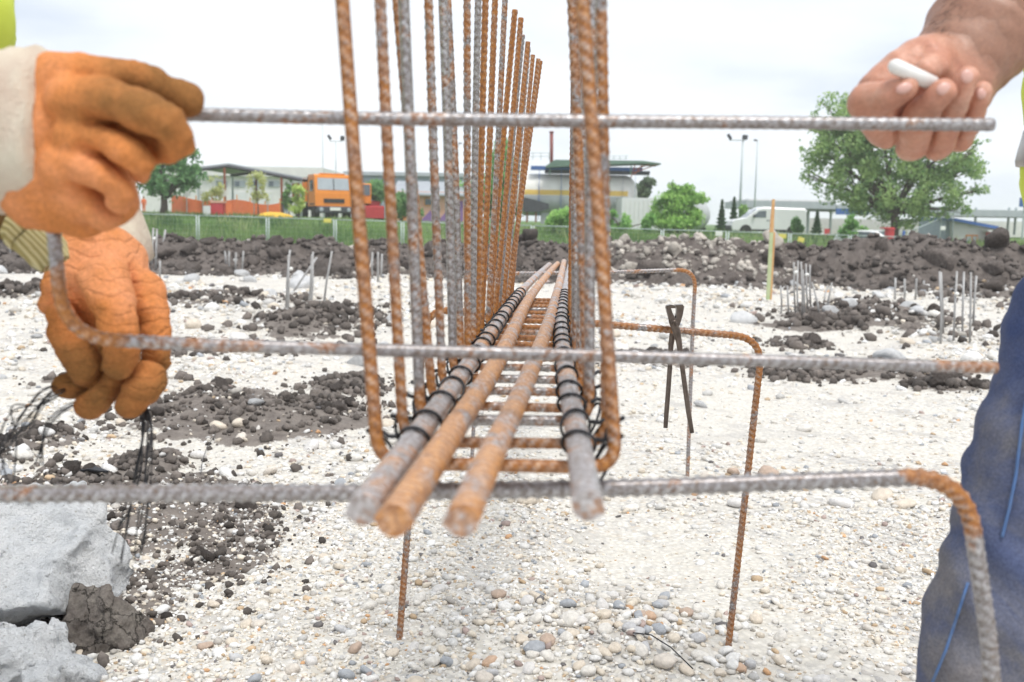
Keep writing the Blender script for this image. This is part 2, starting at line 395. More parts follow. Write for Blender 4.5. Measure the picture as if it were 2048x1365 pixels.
def ground_mat():
    m, t, b = newmat('crushed_limestone_and_soil'); co = nd(t, 'TexCoord'); O = co.outputs['Object']
    v1 = nd(t, 'TexVoronoi', Scale=55.0); v2 = nd(t, 'TexVoronoi', Scale=120.0); v3 = nd(t, 'TexVoronoi', Scale=11.0); n1 = nd(t, 'TexNoise', Scale=1.3, Detail=6, Roughness=.6); n2 = nd(t, 'TexNoise', Scale=14, Detail=8, Roughness=.75)
    for v in (v1, v2, v3, n1, n2): t.links.new(O, v.inputs['Vector'])
    sep = nd(t, 'SeparateColor'); t.links.new(v1.outputs['Color'], sep.inputs[0])
    peb = ramp(t, [(0, (.40, .40, .41)), (.12, (.60, .57, .51)), (.5, (.70, .67, .61)), (.85, (.76, .74, .71)), (.95, (.58, .48, .36)), (1, (.34, .34, .36))], sep.outputs[0])
    sand = ramp(t, [(.3, (.62, .585, .52)), (.7, (.75, .725, .67))], n2.outputs['Fac'])
    pf = ramp(t, [(.42, .25), (.58, .9)], n1.outputs['Fac'])
    c = mixc(t, sand.outputs[0], peb.outputs[0], pf.outputs[0])
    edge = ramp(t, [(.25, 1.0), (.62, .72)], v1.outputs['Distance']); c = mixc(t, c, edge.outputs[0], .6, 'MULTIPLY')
    n3 = nd(t, 'TexNoise', Scale=2.6, Detail=9, Roughness=.72, Distortion=.5); t.links.new(O, n3.inputs['Vector']); df = ramp(t, [(.52, 0.0), (.66, .75)], n3.outputs['Fac']); c = mixc(t, c, (.40, .385, .37), df.outputs[0])
    a = nd(t, 'Attribute', attribute_name='soil')
    sc_ = ramp(t, [(.3, (.11, .094, .085)), (.7, (.26, .23, .205))], n2.outputs['Fac'])
    ms = nd(t, 'Math', operation='MULTIPLY_ADD'); t.links.new(n2.outputs['Fac'], ms.inputs[0]); ms.inputs[1].default_value = 1.3
    t.links.new(a.outputs['Fac'], ms.inputs[2]); sf = ramp(t, [(.92, 0.0), (1.16, 1.0)], ms.outputs[0])
    c = mixc(t, c, sc_.outputs[0], sf.outputs[0])
    g = nd(t, 'Attribute', attribute_name='grass'); gc = ramp(t, [(.3, (.06, .13, .03)), (.7, (.12, .20, .05))], n2.outputs['Fac'])
    c = mixc(t, c, gc.outputs[0], g.outputs['Fac'])
    t.links.new(c, b.inputs['Base Color']); b.inputs['Roughness'].default_value = .9; b.inputs['Specular IOR Level'].default_value = .2
    inv = nd(t, 'Math', operation='SUBTRACT'); inv.inputs[0].default_value = 1.0; t.links.new(v1.outputs['Distance'], inv.inputs[1])
    b1 = bump(t, b, inv.outputs[0], .55, .010); b2 = bump(t, b, n2.outputs['Fac'], .6, .012, b1)
    i3 = nd(t, 'Math', operation='SUBTRACT'); i3.inputs[0].default_value = 1.0; t.links.new(v3.outputs['Distance'], i3.inputs[1]); bump(t, b, i3.outputs[0], .25, .03, b2)
    return m
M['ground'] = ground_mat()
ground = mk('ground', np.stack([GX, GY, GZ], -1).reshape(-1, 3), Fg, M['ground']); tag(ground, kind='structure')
for nm, A in (('soil', GMASK), ('grass', sstep(27, 33, GY))):
    q = ground.data.attributes.new(nm, 'FLOAT', 'POINT'); q.data.foreach_set('value', A.ravel().astype(np.float32))

# gravel: the largest pebbles are objects, the rest one mass
def pal(n, g):
    P_ = np.array([(.74, .71, .66), (.70, .63, .53), (.80, .79, .77), (.62, .61, .59), (.40, .42, .45), (.52, .49, .45), (.56, .42, .28), (.60, .36, .2), (.42, .33, .3), (.16, .15, .15)])
    w_ = np.array([.30, .18, .26, .13, .035, .05, .03, .008, .015, .012]); w_ /= w_.sum()
    return np.clip(P_[g.choice(len(P_), n, p=w_)] * g.uniform(.82, 1.16, (n, 1)), 0, .86)
M['gravel'] = colmat('gravel_stones')
sh0 = [rock_shape(1, s_, .2, .55, 2 + s_ % 4) for s_ in range(10)]
sh00 = []
for s_ in range(8):
    V, Fc = ico(1); g_ = np.random.default_rng(50 + s_); V = V * (1 + .28 * g_.normal(size=(len(V), 1)) * .5); V[:, 2] *= .55; V[:, 1] *= g_.uniform(.6, .95); sh00.append((V, Fc))
V12 = np.array([(0, 0, 1), (.89, 0, .45), (.28, .85, .45), (-.72, .53, .45), (-.72, -.53, .45), (.28, -.85, .45), (.72, .53, -.45), (-.28, .85, -.45), (-.89, 0, -.45), (-.28, -.85, -.45), (.72, -.53, -.45), (0, 0, -1)])
F20 = np.array([(0, 1, 2), (0, 2, 3), (0, 3, 4), (0, 4, 5), (0, 5, 1), (1, 6, 2), (2, 7, 3), (3, 8, 4), (4, 9, 5), (5, 10, 1), (2, 6, 7), (3, 7, 8), (4, 8, 9), (5, 9, 10), (1, 10, 6), (11, 7, 6), (11, 8, 7), (11, 9, 8), (11, 10, 9), (11, 6, 10)])
tiny = []
for s_ in range(8):
    g_ = np.random.default_rng(80 + s_); V = V12 * (1 + .22 * g_.normal(size=(12, 1))); V[:, 2] *= .55; V[:, 1] *= g_.uniform(.6, .95); tiny.append((V, F20))
def field(n, y0, y1, smin_, smax, seed, pw=2.2, soilcut=True, power=1.0):
    g = np.random.default_rng(seed); y = y0 + (y1 - y0) * g.uniform(0, 1, n) ** power; x = g.uniform(-1, 1, n) * (.58 * y + .25)
    s_ = smin_ + (smax - smin_) * g.uniform(0, 1, n) ** pw
    P = np.stack([x, y, y * 0], -1); keep = g.uniform(0, 1, n) < np.clip(.55 + 1.1 * wnoise(P, GW1) + .35 * wnoise(P, GW2), .12, 1)
    if soilcut: keep &= g.uniform(0, 1, n) > soil_mask(x, y)[0] * .5
    x, y, s_ = x[keep], y[keep], s_[keep]
    return np.stack([x, y, ground_z(x, y) + s_ * .22], -1), s_
fs = [(12000, 1.9, 3.2, .002, .0055, 9, 1.6, 1), (26000, 1.9, 3.4, .003, .010, 1, 2.0, 1), (3400, 1.9, 3.6, .007, .022, 2, 2.4, 1), (16000, 3.3, 6.5, .006, .018, 3, 2.2, 1), (2600, 3.4, 8, .014, .045, 4, 2.2, 1), (11000, 6.2, 13, .013, .035, 5, 2, 1), (1500, 7, 17, .03, .10, 6, 2.4, 1), (4000, 12, 20, .025, .06, 7, 2, 1)]
lo_, sc_ = zip(*[field(n, a, b, c, d, s_, pw) for n, a, b, c, d, s_, pw, _ in fs])
g = np.random.default_rng(17); hp = atz(1260, 1290, 0); n = 750; x = hp.x + g.normal(0, .24, n); y = hp.y + g.normal(0, .16, n); s_ = .005 + .017 * g.uniform(0, 1, n) ** 1.8
lo_ = list(lo_) + [np.stack([x, y, ground_z(x, y) + s_ * .3], -1)]; sc_ = list(sc_) + [s_]
lo_ = np.concatenate(lo_); sc_ = np.concatenate(sc_)
big = sc_ / np.maximum(lo_[:, 1], 1.5); order = np.argsort(-big); top = order[:290]; rest = order[290:]
cut = 4000; mid = rest[:cut]; sml = rest[cut:]
gcol = np.random.default_rng(99)
o = scatter_mesh(sh0, lo_[mid], sc_[mid], 11, .3, pal(len(mid), gcol), M['gravel'], 'gravel', ground); tag(o, kind='stuff')
o = scatter_mesh(tiny, lo_[sml], sc_[sml], 12, .4, pal(len(sml), gcol), M['gravel'], 'fine_gravel', ground); tag(o, kind='stuff'); o.data.polygons.foreach_set('use_smooth', np.zeros(len(o.data.polygons), dtype=bool))
def stone_mat():
    m, t, b = newmat('river_pebble'); oi = nd(t, 'ObjectInfo'); co = nd(t, 'TexCoord')
    n = nd(t, 'TexNoise', Scale=2.2, Detail=6, Roughness=.65); t.links.new(co.outputs['Object'], n.inputs['Vector'])
    c = ramp(t, [(0, (.74, .71, .66)), (.28, (.80, .79, .77)), (.48, (.70, .62, .52)), (.64, (.72, .70, .68)), (.76, (.55, .55, .56)), (.84, (.70, .64, .57)), (.91, (.40, .42, .45)), (.955, (.52, .40, .32)), (.985, (.60, .42, .30))], oi.outputs['Random'])
    c.color_ramp.interpolation = 'CONSTANT'
    rr = ramp(t, [(.3, .75), (.7, 1.08)], n.outputs['Fac'])
    t.links.new(mixc(t, c.outputs[0], rr.outputs[0], 1.0, 'MULTIPLY'), b.inputs['Base Color']); b.inputs['Roughness'].default_value = .65; b.inputs['Specular IOR Level'].default_value = .3
    bump(t, b, n.outputs['Fac'], .3, .05); return m
M['stone'] = stone_mat()
stone_me = []
for s_ in range(10):
    V, Fc = rock_shape(2, 200 + s_, .22, .58, 1 + s_ % 6); me = mesh_np('pebble', V, Fc); me.materials.append(M['stone']); stone_me.append(me)
def piece(name, me, parent, loc, s_, rz, tilt=.25, sz=1.0):
    o = bpy.data.objects.new(name, me); o.location = Vector(loc) - wloc(parent); o.scale = (s_, s_, s_ * sz)
    o.rotation_euler = (random.gauss(0, tilt), random.gauss(0, tilt), rz); return link(o, parent)
for i in top: piece('pebble', stone_me[i % 10], ground, lo_[i], sc_[i], random.uniform(0, 6.28))
# the few pebbles that stand out in the photograph
for px, py, s_, k in [(1068, 1312, .026, 0), (648, 1120, .018, 1), (1140, 1265, .030, 2), (897, 1335, .013, 3), (1290, 1310, .019, 4), (1275, 1287, .022, 5), (1240, 1275, .016, 6), (1330, 1330, .03, 7), (1160, 1340, .02, 8), (1815, 1328, .014, 9), (1098, 1090, .014, 1), (1518, 1090, .012, 4), (955, 1325, .016, 3)]:
    p = atz(px, py, .02); piece('pebble', stone_me[k], ground, (p.x, p.y, gz(p.x, p.y) + s_ * .3), s_, random.uniform(0, 6.28), .12)

M['rubble'] = pm('pale_broken_rubble', (.66, .66, .66), (.50, .51, .52), 3, .9, 0, .6, 12, .05, obj_var=.2, spec=.2)
rub_me = []
for s_ in range(6):
    V, Fc = rock_shape(3, 240 + s_, .3, .6, 5); me = mesh_np('rubble', V, Fc); me.materials.append(M['rubble']); rub_me.append(me)
g = np.random.default_rng(77)
for k in range(70):
    y = 4.6 + 12 * g.uniform() ** .8; x = g.uniform(-1, 1) * (.55 * y); s1 = .035 + .11 * g.uniform() ** 3 * (y / 8)
    piece('rubble', rub_me[k % 6], ground, (x, y, gz(x, y) + s1 * .25), s1, g.uniform(0, 6.28), .3)
# soil crumbs and clods lying on the gravel
M['crumb'] = colmat('soil_crumbs', .92, .5, 60, .008, .35)
g = np.random.default_rng(21); cx, cs2 = [], []; bigc = []
for (x0, y0, rx, ry, hg) in SOIL:
    n = int(min(1500, 200 + 1100 * rx * ry / max(1, (y0 / 4) ** 1.6)))
    x = x0 + rx * g.normal(0, .75, n); y = y0 + ry * g.normal(0, .75, n); s_ = (.004 + .016 * g.uniform(0, 1, n) ** 3) * max(.8, y0 / 2.8)
    ok = y > 1.7; cx.append(np.stack([x, y, ground_z(x, y) + s_ * .3], -1)[ok]); cs2.append(s_[ok])
    for _ in range(10 if ry > .3 * rx else 3):
        x = x0 + rx * g.normal(0, .45); y = y0 + ry * g.normal(0, .45); s1 = (.012 + .03 * g.uniform() ** 2.5) * max(.8, y0 / 3.2) ** .8
        bigc.append((x, y, s1))
o = scatter_mesh([rock_shape(1, 300 + k, .5, .75, 3) for k in range(6)], np.concatenate(cx), np.concatenate(cs2), 22, .6, np.array([[.150, .130, .117]]) * g.uniform(.45, 1.5, (sum(len(q) for q in cs2), 1)), M['crumb'], 'soil_crumbs', ground); tag(o, kind='stuff')
clod_me = []
for k in range(9):
    V, Fc = rock_shape(3, 320 + k, .36, .72, 6); V = V * (1 + .09 * wnoise(V, waves(700 + k, 14, 1.2, 3.0)))[:, None]
    me = mesh_np('clod', V, Fc); me.materials.append(M['soil']); clod_me.append(me)
for k, (x, y, s1) in enumerate(bigc):
    if y > 1.9: piece('clod', clod_me[k % 9], ground, (x, y, gz(x, y) + s1 * .35), s1, random.uniform(0, 6.28), .4)

# ------------------------------------------------------------------ the soil bank across the middle distance
BWa = waves(31, 12, .12, .5); BWb = waves(32, 20, .8, 4.0)
def bank_h(x, u):
    P = np.stack([x, u * 3, np.zeros_like(x)], -1)
    prof = np.exp(-np.abs((u - .1) / .62) ** 2.6)
    crest = .56 + .010 * x + .10 * np.exp(-((x - 6.9) / 1.4) ** 2) + .16 * np.exp(-((x - 3.2) / 1.3) ** 2) - .12 * np.exp(-((x - 5.0) / .7) ** 2)
    return np.clip(prof * crest * (1 + .14 * wnoise(P, BWa)) + (.10 * wnoise(P, BWb) - .13 * (np.abs(wnoise(P * 1.3, BWb)) - .35)) * prof, -.1, None) - .05
bx = np.arange(-15, 15, .05); bu = np.linspace(-1.25, 1.4, 46); BX, BU = np.meshgrid(bx, bu, indexing='ij')
def bank_y(x, u): return 18.3 - .16 * np.clip(x, -4, 12) + u * 1.9
BY = bank_y(BX, BU); BZ = np.maximum(bank_h(BX, BU) + ground_z(BX, BY) * 0, -.25); BZ = np.where((BU < -1.2) | (BU > 1.35), -.9, BZ)
ib = np.arange(BX.size).reshape(BX.shape); Fb = np.stack([ib[:-1, :-1], ib[1:, :-1], ib[1:, 1:], ib[:-1, 1:]], -1).reshape(-1, 4)
bank = mk('soil_bank', np.stack([BX, BY, BZ], -1).reshape(-1, 3), Fb, M['soil']); tag(bank, kind='structure')
M['pale_clod'] = pm('pale_rubble', (.54, .50, .44), (.38, .34, .30), 5, .9, 0, .6, 25, .02, obj_var=.25, spec=.2)
pale_me = []
for me in clod_me:
    m2 = me.copy(); m2.name = 'rubble'; m2.materials.clear(); m2.materials.append(M['pale_clod']); pale_me.append(m2)
g = np.random.default_rng(41)
for k in range(270):
    x = g.uniform(-10.5, 11.5); u = g.uniform(-1.05, .35); s1 = .07 + .19 * g.uniform() ** 2
    y = float(bank_y(np.array(x), np.array(u))); z = float(bank_h(np.array([x]), np.array([u]))[0])
    pale = (abs(x - 3.2) < 1.5 and u > -.6 and g.uniform() < .9) or g.uniform() < .05
    piece('rubble' if pale else 'clod', (pale_me if pale else clod_me)[k % 9], bank, (x, y, z + s1 * .25), s1 * (.75 if pale else 1), g.uniform(0, 6.28), .5)
n = 9000; x = g.uniform(-13, 13, n); u = g.uniform(-1.3, .6, n); s_ = .02 + .07 * g.uniform(0, 1, n) ** 2.5
y = bank_y(x, u); z = bank_h(x, u)
cc = np.where((np.abs(x - 3.2) < 1.6)[:, None] & (u > -.65)[:, None] & (g.uniform(0, 1, (n, 1)) < .85), np.array([[.50, .46, .41]]), np.array([[.150, .130, .118]])) * g.uniform(.5, 1.4, (n, 1))
cc[g.uniform(0, 1, n) < .015] = (.55, .52, .48)
M['soilcol'] = colmat('soil_lumps', .92, .5, 40, .01, .35)
o = scatter_mesh([rock_shape(1, 400 + k, .5, .8) for k in range(6)], np.stack([x, y, np.maximum(z, -.02) + s_ * .3], -1), s_, 42, .6, cc, M['soilcol'], 'soil_crumbs', bank); tag(o, kind='stuff')
# ------------------------------------------------------------------ ribbed bars
def fillet(pts, r, n=8):
    pts = [Vector(p) for p in pts]; out = [pts[0]]
    for i in range(1, len(pts) - 1):
        a, b, c = pts[i - 1], pts[i], pts[i + 1]; d1 = (a - b); d2 = (c - b)
        rr = min(r[i - 1] if isinstance(r, (list, tuple)) else r, d1.length * .48, d2.length * .48)
        p0 = b + d1.normalized() * rr; p1 = b + d2.normalized() * rr
        for k in range(n + 1):
            t = k / n; out.append(p0 * (1 - t) ** 2 + b * 2 * t * (1 - t) + p1 * t * t)
    out.append(pts[-1]); return out
def resample(pts, step):
    P = np.array([list(p) for p in pts]); s = np.concatenate([[0], np.cumsum(np.linalg.norm(np.diff(P, axis=0), axis=1))])
    n = max(2, int(s[-1] / step) + 1); u = np.linspace(0, s[-1], n)
    return np.stack([np.interp(u, s, P[:, k]) for k in range(3)], 1), u
def rebar_geo(pts, rad, pitch=.0085, ribh=.0011, sides=10, q=4, ph=0.0, slant=.9, lrib=.6):
    P, s = resample(pts, pitch / q); n = len(P)
    T = np.gradient(P, axis=0); T /= np.linalg.norm(T, axis=1)[:, None]
    N = np.zeros_like(P); v = Vector(T[0]).orthogonal().normalized(); nv = np.array(v)
    for i in range(n):
        nv = nv - T[i] * (nv @ T[i]); nv /= np.linalg.norm(nv); N[i] = nv
    B = np.cross(T, N); th = np.arange(sides) * 2 * math.pi / sides + ph
    phs = s[:, None] / pitch + slant * (((th[None] - ph) / math.pi) % 1)
    pul = np.clip((np.cos(2 * math.pi * phs) - .15) / .85, 0, 1) ** .7
    cres = np.clip(np.abs(np.sin(th - ph)) * 1.7 - .45, 0, 1)[None]
    r = rad - ribh * .35 + ribh * pul * cres
    r = r + ribh * lrib * (np.abs(np.sin(th - ph)) < .2)[None]
    V = P[:, None, :] + r[..., None] * (np.cos(th)[None, :, None] * N[:, None, :] + np.sin(th)[None, :, None] * B[:, None, :])
    i0 = np.arange(n * sides).reshape(n, sides); i1 = np.roll(i0, -1, 1)
    F4 = np.stack([i0[:-1], i1[:-1], i1[1:], i0[1:]], -1).reshape(-1, 4)
    Vv = np.concatenate([V.reshape(-1, 3), P[[0, -1]]]); c0, c1 = n * sides, n * sides + 1
    caps = [(c0, int(i1[0, k]), int(i0[0, k]), int(i0[0, k])) for k in range(sides)]
    capF = [[c0, int(i1[0, k]), int(i0[0, k])] for k in range(sides)] + [[c1, int(i0[-1, k]), int(i1[-1, k])] for k in range(sides)]
    RB = np.concatenate([(pul * cres).ravel(), [0.3, 0.3]])
    cv = np.linalg.norm(np.gradient(T, axis=0), axis=1) / (pitch / q); w_ = max(3, int(.03 / (pitch / q))); ker = np.hanning(2 * w_ + 1); cv = np.convolve(np.clip(cv / 9.0, 0, 1), ker / ker.sum(), 'same'); cv = np.clip(cv * 1.4, 0, 1)
    BD = np.concatenate([np.repeat(cv, sides), [0, 0]]); return Vv, F4, capF, RB, BD
def rebar(name, pts, rad, mat, parent=None, **kw):
    V, F4, capF, RB, BD = rebar_geo(pts, rad, **kw)
    me = bpy.data.meshes.new(name); nq = len(F4); ntri = len(capF)
    off = np.array(wloc(parent)) if parent is not None else 0
    me.vertices.add(len(V)); me.vertices.foreach_set('co', (V - off).astype(np.float32).ravel())
    li = np.concatenate([F4.ravel(), np.array(capF).ravel()]).astype(np.int32)
    me.loops.add(len(li)); me.loops.foreach_set('vertex_index', li); me.polygons.add(nq + ntri)
    me.polygons.foreach_set('loop_start', np.concatenate([np.arange(nq) * 4, nq * 4 + np.arange(ntri) * 3]).astype(np.int32))
    me.update(calc_edges=True)
    ra = me.attributes.new('rib', 'FLOAT', 'POINT'); ra.data.foreach_set('value', RB.astype(np.float32)); rb2 = me.attributes.new('bend', 'FLOAT', 'POINT'); rb2.data.foreach_set('value', BD.astype(np.float32))
    sm = np.ones(nq + ntri, dtype=bool); sm[nq:] = False; me.polygons.foreach_set('use_smooth', sm); me.materials.append(mat)
    return link(bpy.data.objects.new(name, me), parent)

# three bent-bar trestles standing on the gravel
def foot(px, py, dz=-.06):
    p = atz(px, py, 0); return Vector((p.x, p.y, gz(p.x, p.y) + dz))
t1 = [Vector((-.60, .93, -.05)), Vector((-.61, .905, CAM.z - .262)), at(0, 988, .905), at(700, 986, .905), at(1300, 975, .905), at(1930, 950, .905), at(1985, 1330, .905), at(1990, 2600, .905)]
t1 = fillet([t1[0], t1[1], t1[2], t1[3], t1[4], t1[5], t1[6], t1[7]], [.05, .02, .05, .05, .055, .05])
o = rebar('rebar_trestle', t1, .0082, M['rebar_grey'], pitch=.0115, ribh=.0022, sides=16, q=5, slant=1.2)
tag(o, 'bent grey steel bar trestle nearest the camera, under the front end of the cage', 'trestle', 'bent bar trestles under the cage')
f2l, f2r = foot(795, 1300), foot(1453, 1303)
Y2 = f2l.y
t2 = fillet([f2l, at(838, 770, Y2), at(852, 617, Y2), at(1220, 650, Y2), at(1526, 676, Y2), at(1512, 800, Y2), f2r], [.02, .06, .02, .085, .02])
o = rebar('rebar_trestle', t2, .0080, M['rebar'], pitch=.013, ribh=.0021, sides=14, q=4, slant=1.2)
tag(o, 'bent ribbed bar trestle that carries the nippers, under the middle of the cage', 'trestle', 'bent bar trestles under the cage')
f3l, f3r = foot(942, 948), foot(1375, 951)
Y3 = f3r.y
t3 = fillet([f3l, at(955, 700, Y3), at(962, 548, Y3), at(1200, 546, Y3), at(1392, 539, Y3), at(1386, 640, Y3), f3r], [.02, .07, .02, .075, .02])
o = rebar('rebar_trestle', t3, .0080, M['rebar'], pitch=.013, ribh=.0021, sides=12, q=4, slant=1.2)
tag(o, 'smallest looking bent bar trestle, farthest back under the end of the cage', 'trestle', 'bent bar trestles under the cage')

# ------------------------------------------------------------------ the beam cage on the trestles
ZR = CAM.z - .2214
ZB = ZR + .006 + .0118
cage = thing('rebar_cage', 'long narrow rusty rebar beam cage with tall open stirrups, on bent bar trestles', 'rebar cage', (0.0, 1.5, ZR))
BARS = [[(726, 1020), (830, 880), (935, 734), (1031, 598), (1070, 556), (1099, 530)],
        [(787, 1042), (900, 870), (999, 716), (1058, 598), (1095, 550), (1115, 528)],
        [(923, 1042), (985, 905), (1049, 771), (1099, 639), (1118, 570), (1128, 523)],
        [(1176, 1012), (1156, 880), (1135, 762), (1124, 671), (1126, 607), (1142, 523)]]
bar_w = []
for k, lst in enumerate(BARS):
    P = [atz(px, py, ZB + (.0 if k in (0, 3) else .004)) for px, py in lst]
    # smooth the polyline a little with a spline through the points
    Q = []
    for i in range(len(P) - 1):
        a, b, c, d = P[max(i - 1, 0)], P[i], P[i + 1], P[min(i + 2, len(P) - 1)]
        for j in range(8):
            t = j / 8; Q.append(.5 * ((2 * b) + (c - a) * t + (2 * a - 5 * b + 4 * c - d) * t * t + (3 * b - a - 3 * c + d) * t ** 3))
    Q.append(P[-1]); bar_w.append(Q)
    rebar('main_bar', Q, .0118, M['rebar_thick'], cage, pitch=.008, ribh=.0008, sides=14, q=2.5, slant=1.0, lrib=2.6, ph=[.5, .9, .6, 1.2][k])
def bx_at(k, Y):
    A = np.array([list(p) for p in bar_w[k]]); return float(np.interp(Y, A[:, 1], A[:, 0]))
tops_l = {0: (687, 0), 1: (763, 0), 2: (806, 0), 3: (795, 0), 4: (858, 0), 5: (884, 0), 6: (893, 0), 7: (934, 0), 8: (957, 0), 9: (971, 0), 10: (990, 0), 11: (1010, 0), 12: (1030, 20), 13: (1042, 36), 14: (1045, 70), 15: (1056, 84), 16: (1057, 95), 17: (1077, 118), 18: (1081, 122), 19: (1066, 110)}
tops_r = {0: (1162, 0), 1: (1200, 0), 2: (1184, 0), 3: (1143, 0), 4: (1190, 0), 5: (1178, 0), 6: (1152, 0), 7: (1165, 0)}
stirY = []
for i in range(20):
    Y = .885 + .1 * i + random.uniform(-.012, .012); stirY.append(Y)
    xl = bx_at(0, Y) - .0245 - (.006 if i == 0 else 0) + random.uniform(-.004, .004); xr = bx_at(3, Y) + .0215 + random.uniform(-.003, .003)
    if i < 2: xr += .012
    zz = ZR + random.uniform(-.002, .0)
    tl = at(*tops_l[i], Y + random.uniform(-.015, .015)); bl = Vector((xl, Y, zz))
    if i < 12: tl = bl + (tl - bl) * ((CAM.z + .45 + random.uniform(-.02, .02) - zz) / (tl.z - zz))
    trp = tops_r.get(i, (random.uniform(1150, 1200), 0)); tr = at(*trp, Y); br = Vector((xr, Y + random.uniform(-.012, .012), zz))
    if i >= 8: tr = br + Vector((random.uniform(-.005, .04), random.uniform(-.02, .02), tl.z - zz))
    else: tr = br + (tr - br) * ((CAM.z + .45 + random.uniform(-.02, .02) - zz) / (tr.z - zz))
    mat = M['rebar_rusty'] if i in (0, 1, 9, 10, 12, 13, 15, 17, 18) else (M['rebar_grey'] if i in (5, 2, 8) else M['rebar'])
    bow = Vector((random.uniform(-.004, .004), 0, 0))
    pts = fillet([tl, (tl + bl) / 2 + bow, bl, br, (tr + br) / 2 - bow, tr], [.2, .026, .026, .2])
    rebar('stirrup', pts, .0058, mat, cage, pitch=.0125, ribh=.0014, sides=14, q=4, slant=1.0, ph=random.uniform(0, 3))
def tie(k, Y, side):
    c = Vector((bx_at(k, Y), Y, ZB)); rb = .0140; m = MB()
    y1 = .012 * random.uniform(.6, 1.2) * random.choice((-1, 1))
    for st in range(2):
        P = []
        for j in range(22):
            a = 2 * math.pi * j / 21 + 1.5
            P.append(c + Vector((math.cos(a) * (rb + .001), y1 * math.sin(a + .6) + st * .0034, math.sin(a) * rb)))
        m.tube(P, .0017, 5)
    e = c + Vector((side * (rb + .002), 0, .004))
    tw = [e + Vector((side * .004 * j, .002 * math.sin(j * 2.2), .0012 * math.cos(j * 2.2) + random.uniform(-.001, .001) + .0006 * j)) for j in range(random.randint(5, 9))]
    m.tube(tw, .0026, 5)
    P = [c + Vector((side * (.010 + .022 * (math.sin(a) * .5 + .5)), .009 * math.cos(a), -.020 + .022 * math.sin(a + .5))) for a in np.linspace(0, 6.28, 16)]
    m.tube(P, .0017, 5)
    m.build('tie_wire', M['wire'], cage, world=True, smooth=True)
for i, Y in enumerate(stirY):
    tie(0, Y + .004, -1); tie(3, Y + .004, 1)

# ------------------------------------------------------------------ the stirrup the two workers hold
hs = fillet([at(1985, 250, .985), at(1200, 243, .955), at(700, 237, .935), at(90, 222, .900), at(105, 450, .895), at(128, 676, .895), at(400, 690, .915), at(700, 699, .935), at(1200, 712, .955), at(1992, 736, .985)], [.05, .05, .03, .1, .045, .05, .05, .05])
o = rebar('loose_stirrup', hs, .0063, M['rebar_grey'], pitch=.0105, ribh=.0006, sides=12, q=4)
tag(o, 'loose U-shaped stirrup held across the cage between the two workers', 'stirrup')

# ------------------------------------------------------------------ nippers hanging on the middle trestle
YN = Y2 - .016
nip = thing('end_nippers', 'worn brown steel end nippers hanging astride the middle trestle bar', 'pliers', tuple(at(1350, 672, YN)))
def flatbar(pts, wds, thk, name):
    m = MB(); vs, fs = [], []
    n = len(pts)
    for i, p in enumerate(pts):
        t = (pts[min(i + 1, n - 1)] - pts[max(i - 1, 0)]).normalized(); sd_ = t.cross(Vector((0, 1, 0))).normalized(); d = Vector((0, 1, 0)); w_ = wds[i]; h = thk[i]
        for a in range(10):
            an = 2 * math.pi * a / 10; cx_, cy_ = math.cos(an), math.sin(an)
            vs.append(p + sd_ * (w_ * math.copysign(abs(cx_) ** .6, cx_)) + d * (h * math.copysign(abs(cy_) ** .6, cy_)))
    for i in range(n - 1):
        for k in range(10): fs.append((i * 10 + k, i * 10 + (k + 1) % 10, i * 10 + 10 + (k + 1) % 10, i * 10 + 10 + k))
    fs.append(tuple(range(9, -1, -1))); fs.append(tuple(range(n * 10 - 10, n * 10))); m.add(vs, fs)
    return m.build(name, M['tool'], nip, world=True, smooth=True)
pw = lambda l, y: [at(a, b, y) for a, b in l]
flatbar(pw([(1337, 617), (1340, 628), (1346, 645), (1353, 662), (1358, 685), (1364, 730), (1370, 775), (1377, 825), (1384, 866)], YN - .006), [pxr(x, Y2) for x in (5, 5.5, 8, 8, 6, 5, 5, 5, 4.5)], [.006, .006, .005, .005, .0045, .004, .004, .004, .004], 'handle')
flatbar(pw([(1361, 618), (1358, 630), (1352, 648), (1346, 665), (1342, 690), (1340, 730), (1337, 775), (1333, 825), (1331, 856)], YN + .005) [:3] + pw([(1346, 665), (1342, 690), (1340, 730), (1337, 775), (1333, 825), (1331, 856)], YN + .024), [pxr(x, Y2) for x in (6, 7, 8, 7, 5.5, 5, 5, 5, 4.5)], [.008, .007, .005, .005, .0045, .004, .004, .004, .004], 'handle')
m = MB(); m.lathe([(.0, -.007), (.006, -.0065), (.007, -.003), (.007, .003)], 14, tuple(at(1348, 646, YN - .012) - nip.location), 'y'); m.build('pivot', M['tool'], nip, smooth=True)
def plate(lst, y0, y1):
    m = MB(); P = [at(a_, b_, YN) for a_, b_ in lst]; n = len(P); vs = [p + Vector((0, y0, 0)) for p in P] + [p + Vector((0, y1, 0)) for p in P]
    m.add(vs, [tuple(range(n)), tuple(range(2 * n - 1, n - 1, -1))] + [(i, n + i, n + (i + 1) % n, (i + 1) % n) for i in range(n)]); return m.build('jaw', M['tool'], nip, world=True)
plate([(1331, 616), (1332, 611), (1340, 609), (1350, 611), (1349, 616), (1340, 616), (1339, 624), (1346, 640), (1343, 650), (1335, 632)], -.014, .004)
plate([(1350, 610), (1364, 609), (1367, 613), (1364, 630), (1358, 650), (1348, 654), (1346, 646), (1352, 634), (1353, 620)], -.010, .012)

